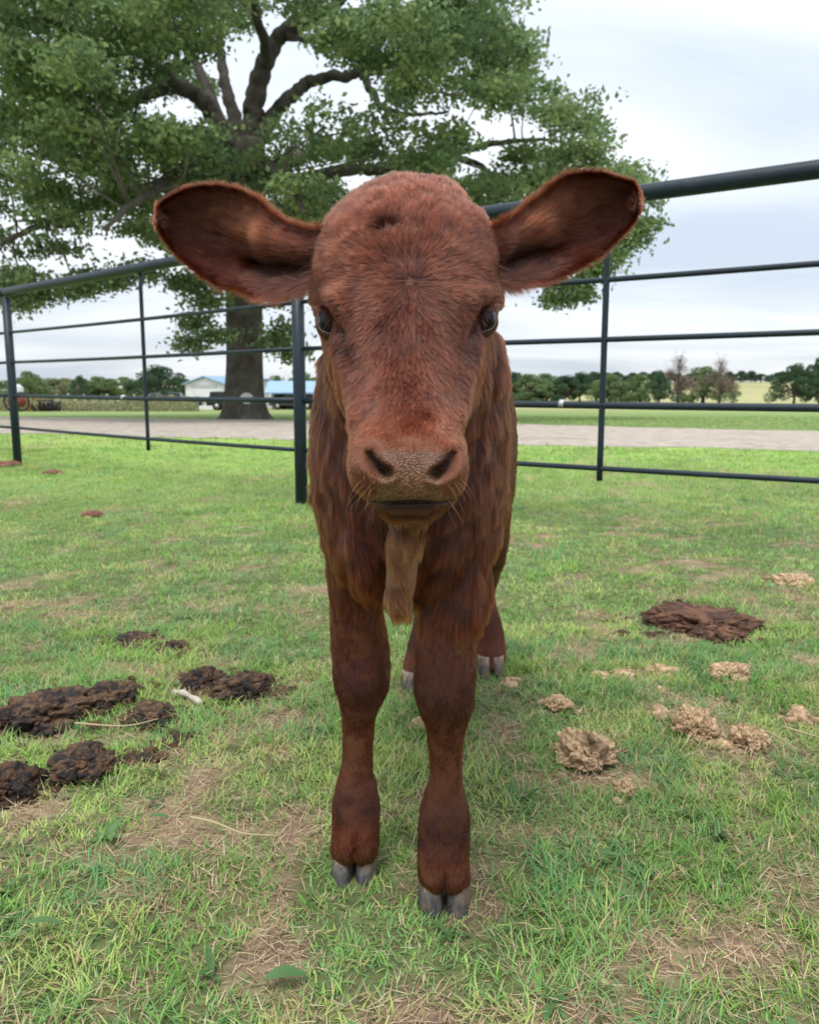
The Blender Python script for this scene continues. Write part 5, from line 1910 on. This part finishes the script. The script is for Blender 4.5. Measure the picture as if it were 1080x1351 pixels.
# pale bone-like stick by the pat nearest the calf
bonem = mat('bleached_wood', (.50, .44, .36), rough=.8, noise=(60, .7, 1.2), bump=(90, .6, .004))
a, b = G(229, 918), G(266, 934)
c3 = catmull([a + [0, 0, .006], (a * .6 + b * .4) + [0, 0, .016], b + [0, 0, .010]], 14)
o = MB().tube(c3 - a, .0065 * (1 + .3 * np.sin(np.arange(14) * 1.3)), 10).build('bleached_stick', bonem, None, loc=a)
tag(o, 'short bleached stick lying against the cow pat nearest the calf', 'stick')
stickm = mat('dry_stem', (.42, .34, .20), rough=.8)
for pts, lb in (([(252, 1096), (285, 1103), (320, 1117), (366, 1121)], 'long crooked dry stem left of the front hooves'),
                ([(962, 972), (1010, 980), (1050, 1004)], 'straight pale straw right of the crumbled clod'),
                ([(100, 968), (165, 972), (210, 962)], 'thin pale straw below the large crumbling cow pat'),
                ([(1035, 974), (1060, 982), (1090, 990)], 'straight straw lying at the right edge')):
    q = [G(*p_) + [0, 0, .022] for p_ in pts]
    c3 = catmull(q, 16)
    o = MB().tube(c3 - q[0], np.linspace(.0022, .001, 16), 6).build('dry_stem', stickm, None, loc=q[0])
    tag(o, lb, 'stem')


def blades(name, roots, ln, wd, az_, lean, bend, colr, m_, seg):
    """ribbons: seg segments, last one a triangle"""
    n = len(roots)
    t = np.linspace(0, 1, seg + 1)
    hd = np.stack([np.cos(az_), np.sin(az_), 0 * az_], -1)
    sd_ = np.stack([-np.sin(az_), np.cos(az_), 0 * az_], -1)
    tw_ = rng.uniform(-.6, .6, n)
    cur = roots.copy(); ang = lean.copy()
    V_ = []
    for i in range(seg + 1):
        wv = wd * (1 - t[i] ** 1.6) * (.75 + .25 * min(1, t[i] * 4))
        sdt = sd_ * np.cos(tw_ * t[i])[:, None] + np.array([0, 0, 1.0]) * np.sin(tw_ * t[i])[:, None]
        if i < seg:
            V_ += [cur - sdt * wv[:, None] / 2, cur + sdt * wv[:, None] / 2]
            cur = cur + (hd * np.sin(ang)[:, None] + np.array([0, 0, 1.0]) * np.cos(ang)[:, None]) * (ln / seg)[:, None]
            ang = np.minimum(ang + bend / seg, 2.0)
        else:
            V_ += [cur]
    k_ = 2 * seg + 1
    v = np.stack(V_, 1)
    gz = np.repeat(roots[:, 2], k_).reshape(n, k_)
    v[..., 2] = np.maximum(v[..., 2], gz + .001)
    v = v.reshape(-1, 3)
    i0 = np.arange(n) * k_
    fs = []
    if seg > 1:
        fs.append(np.concatenate([np.c_[i0 + 2 * j, i0 + 2 * j + 1, i0 + 2 * j + 3, i0 + 2 * j + 2] for j in range(seg - 1)]))
    fs.append(np.c_[i0 + 2 * seg - 2, i0 + 2 * seg - 1, i0 + 2 * seg])
    shade_ = np.repeat(colr, k_, 0)
    return link(name, mesh_np(name, v, fs, True, shade_), m_)


grassm = mat('grass_blades', (0, 0, 0), rough=.5, spec=.3, attr='col', trans=.38)
strawm = mat('straw_blades', (0, 0, 0), rough=.7, spec=.25, attr='col', trans=.15)


def keep_clear(p, soft=1.0):
    ok = np.ones(len(p), bool)
    for ox, oy, ra, rb in obst:
        ok &= ((p[:, 0] - ox) / ra) ** 2 + ((p[:, 1] - oy) / rb) ** 2 > 1
    for fx, fy_, fr_ in FEET:
        ok &= ((p[:, 0] - fx) / .026) ** 2 + ((p[:, 1] - fy_ - .012) / .034) ** 2 > 1
    return ok


def scatter(y0, y1, dens_, margin):
    A = 0
    ys = np.linspace(y0, y1, 40)
    wdt = 2 * (ys * .56 + margin)
    n = int(np.sum(wdt * dens_) * (ys[1] - ys[0]))
    yy = np.interp(rng.random(n), np.r_[0, np.cumsum((wdt[1:] + wdt[:-1]))] / np.sum(wdt[1:] + wdt[:-1]), ys)
    xx = rng.uniform(-1, 1, n) * (yy * .56 + margin)
    return np.c_[xx, yy, np.zeros(n)]


def turf(y0, y1, dens_tuft, per, ln0, wd0, margin, seg, name, label, strawf=.12):
    tc2 = scatter(y0, y1, dens_tuft, margin)
    b_ = bare(tc2)
    keep = rng.random(len(tc2)) > b_ * .93
    tc2 = tc2[keep]
    n = len(tc2)
    cnt = rng.integers(max(1, int(per * .5)), int(per * 1.5) + 1, n)
    idx = np.repeat(np.arange(n), cnt)
    sprd = .010 * (1 + .25 * y0)
    roots = tc2[idx] + np.c_[rng.normal(size=(len(idx), 2)) * sprd, np.zeros(len(idx))]
    ok = keep_clear(roots)
    if y1 > 8:
        rq = roots.copy(); rq[:, 2] = terrain(roots[:, 0], roots[:, 1])
        qx, qy = PROJ(rq)
        ok &= ~((qy < np.interp(qx, *ROAD_N) + .3) & (qy > np.interp(qx, *ROAD_F) - .3))
    roots, idx = roots[ok], idx[ok]
    m_ = len(roots)
    roots[:, 2] = ground_z(roots[:, 0], roots[:, 1]) - .002
    tl_ = (.55 + .9 * vnoise(tc2, 5, 91) * rng.uniform(.7, 1.3, n))[idx]
    ln = ln0 * tl_ * rng.uniform(.5, 1.25, m_)
    wd = wd0 * rng.uniform(.6, 1.3, m_)
    tb = rng.uniform(0, 6.28, n)[idx]
    az_ = tb + rng.normal(size=m_) * 1.1
    lean = np.abs(rng.normal(size=m_)) * .40 + .42
    bend = rng.uniform(.2, 1.5, m_)
    gvar = green_var(roots)
    pi_ = (hashn((roots[:, 0] * 6).astype(int), (roots[:, 1] * 6).astype(int), idx * 0, 4) * 5).astype(int) % 5
    pk = rng.integers(0, 5, m_)
    colr = palette[np.where(rng.random(m_) < .6, pi_, pk)] * (.75 + .55 * gvar)[:, None] * rng.uniform(.8, 1.25, (m_, 1))
    dry = rng.random(m_) < strawf + .25 * bare(roots)
    colr[dry] = straw[rng.integers(0, 4, dry.sum())]
    o = blades(name, roots, ln, wd, az_, lean, bend, colr, grassm, seg)
    tag(o, label, kind='stuff')
    print(name, m_)


turf(.55, 2.3, 3800, 10, .031, .0024, .35, 3, 'grass', 'short green grass blades close to the camera')
turf(2.3, 5.0, 1400, 8, .027, .0036, .8, 2, 'grass', 'short green grass blades between the calf and the fence', .14)
turf(5.0, 9.5, 420, 7, .032, .0065, 1.5, 1, 'grass', 'green lawn grass either side of the pipe fence', .12)
turf(9.0, 28, 40, 7, .050, .016, 3, 1, 'grass', 'green verge grass either side of the gravel road', .2)

# dead straw litter, flat on the soil
lt0 = scatter(.55, 2.8, 26000, .35)
kp = (rng.random(len(lt0)) < .06 + .9 * bare(lt0)) & keep_clear(lt0)
lt0 = lt0[kp]
lt0[:, 2] = ground_z(lt0[:, 0], lt0[:, 1]) + rng.uniform(0, .006, len(lt0))
n = len(lt0)
o = blades('dead_grass', lt0, rng.uniform(.008, .042, n) ** 1.0, rng.uniform(.0008, .0020, n), rng.uniform(0, 6.28, n), rng.uniform(1.1, 1.6, n), rng.uniform(-.3, .5, n), straw[rng.integers(0, 4, n)] * rng.uniform(.6, 1.15, (n, 1)), strawm, 2)
tag(o, 'dead brown and straw-coloured grass lying on the bare soil', kind='stuff')
print('litter', n)

# broad-leaved weeds among the grass
wv_, wf_, wc_, wo = [], [], [], 0


def weed_leaf(base, az_, ln, wd, lean, colr):
    """long oval leaf, 6 cross rows x 3"""
    rows = []
    cur = np.array(base, float); ang = lean
    for i in range(7):
        t = i / 6
        wv = wd * math.sin(math.pi * min(1, t * .93 + .05)) ** .7 * .5
        hd = np.array([math.cos(az_), math.sin(az_), 0]); sd_ = np.array([-math.sin(az_), math.cos(az_), 0])
        rows += [cur - sd_ * wv + [0, 0, wv * .35], cur, cur + sd_ * wv + [0, 0, wv * .35]]
        cur = cur + (hd * math.sin(ang) + np.array([0, 0, math.cos(ang)])) * ln / 6
        ang = min(ang + .16, 1.9)
    v = np.array(rows)
    a = np.arange(6) * 3
    f = np.r_[np.c_[a, a + 1, a + 4, a + 3], np.c_[a + 1, a + 2, a + 5, a + 4]]
    return v, f, np.tile(colr, (len(v), 1))


wpl = scatter(.55, 2.4, 26, .3)
wpl = wpl[keep_clear(wpl)]
for q in wpl:
    q = q.copy(); q[2] = ground_z(q[0], q[1])[0]
    nl = rng.integers(3, 8); a0 = rng.uniform(0, 6.28)
    cbase = np.array([.085, .175, .055]) * rng.uniform(.8, 1.5) + np.array([.03, .03, .02]) * rng.random()
    for j in range(nl):
        v, f, c_ = weed_leaf(q, a0 + 6.28 * j / nl + rng.normal() * .3, rng.uniform(.016, .040), rng.uniform(.006, .012), rng.uniform(.5, 1.25), cbase * rng.uniform(.85, 1.15))
        wv_.append(v); wf_.append(f + wo); wc_.append(c_); wo += len(v)
o = link('weeds', mesh_np('weeds', np.concatenate(wv_), np.concatenate(wf_), True, np.concatenate(wc_)), grassm)
tag(o, 'small broad-leaved weeds growing among the grass', kind='stuff')
for (x, y, az_, ln, wd, lb) in ((350, 1312, .35, .050, .021, 'single large flat green leaf low in the grass near the bottom edge'), (36, 1236, .2, .045, .013, 'long pale green leaf near the left bottom corner'), (196, 1092, .15, .035, .011, 'small pale leaf lying left of the crooked dry stem')):
    q = G(x, y) + [0, 0, .018]
    v, f, c_ = weed_leaf((0, 0, 0), az_, ln, wd, 1.35, np.array([.12, .24, .09]))
    o = link('weed_leaf', mesh_np('weed_leaf', v, f, True, c_), grassm, None, q)
    tag(o, lb, 'leaf')
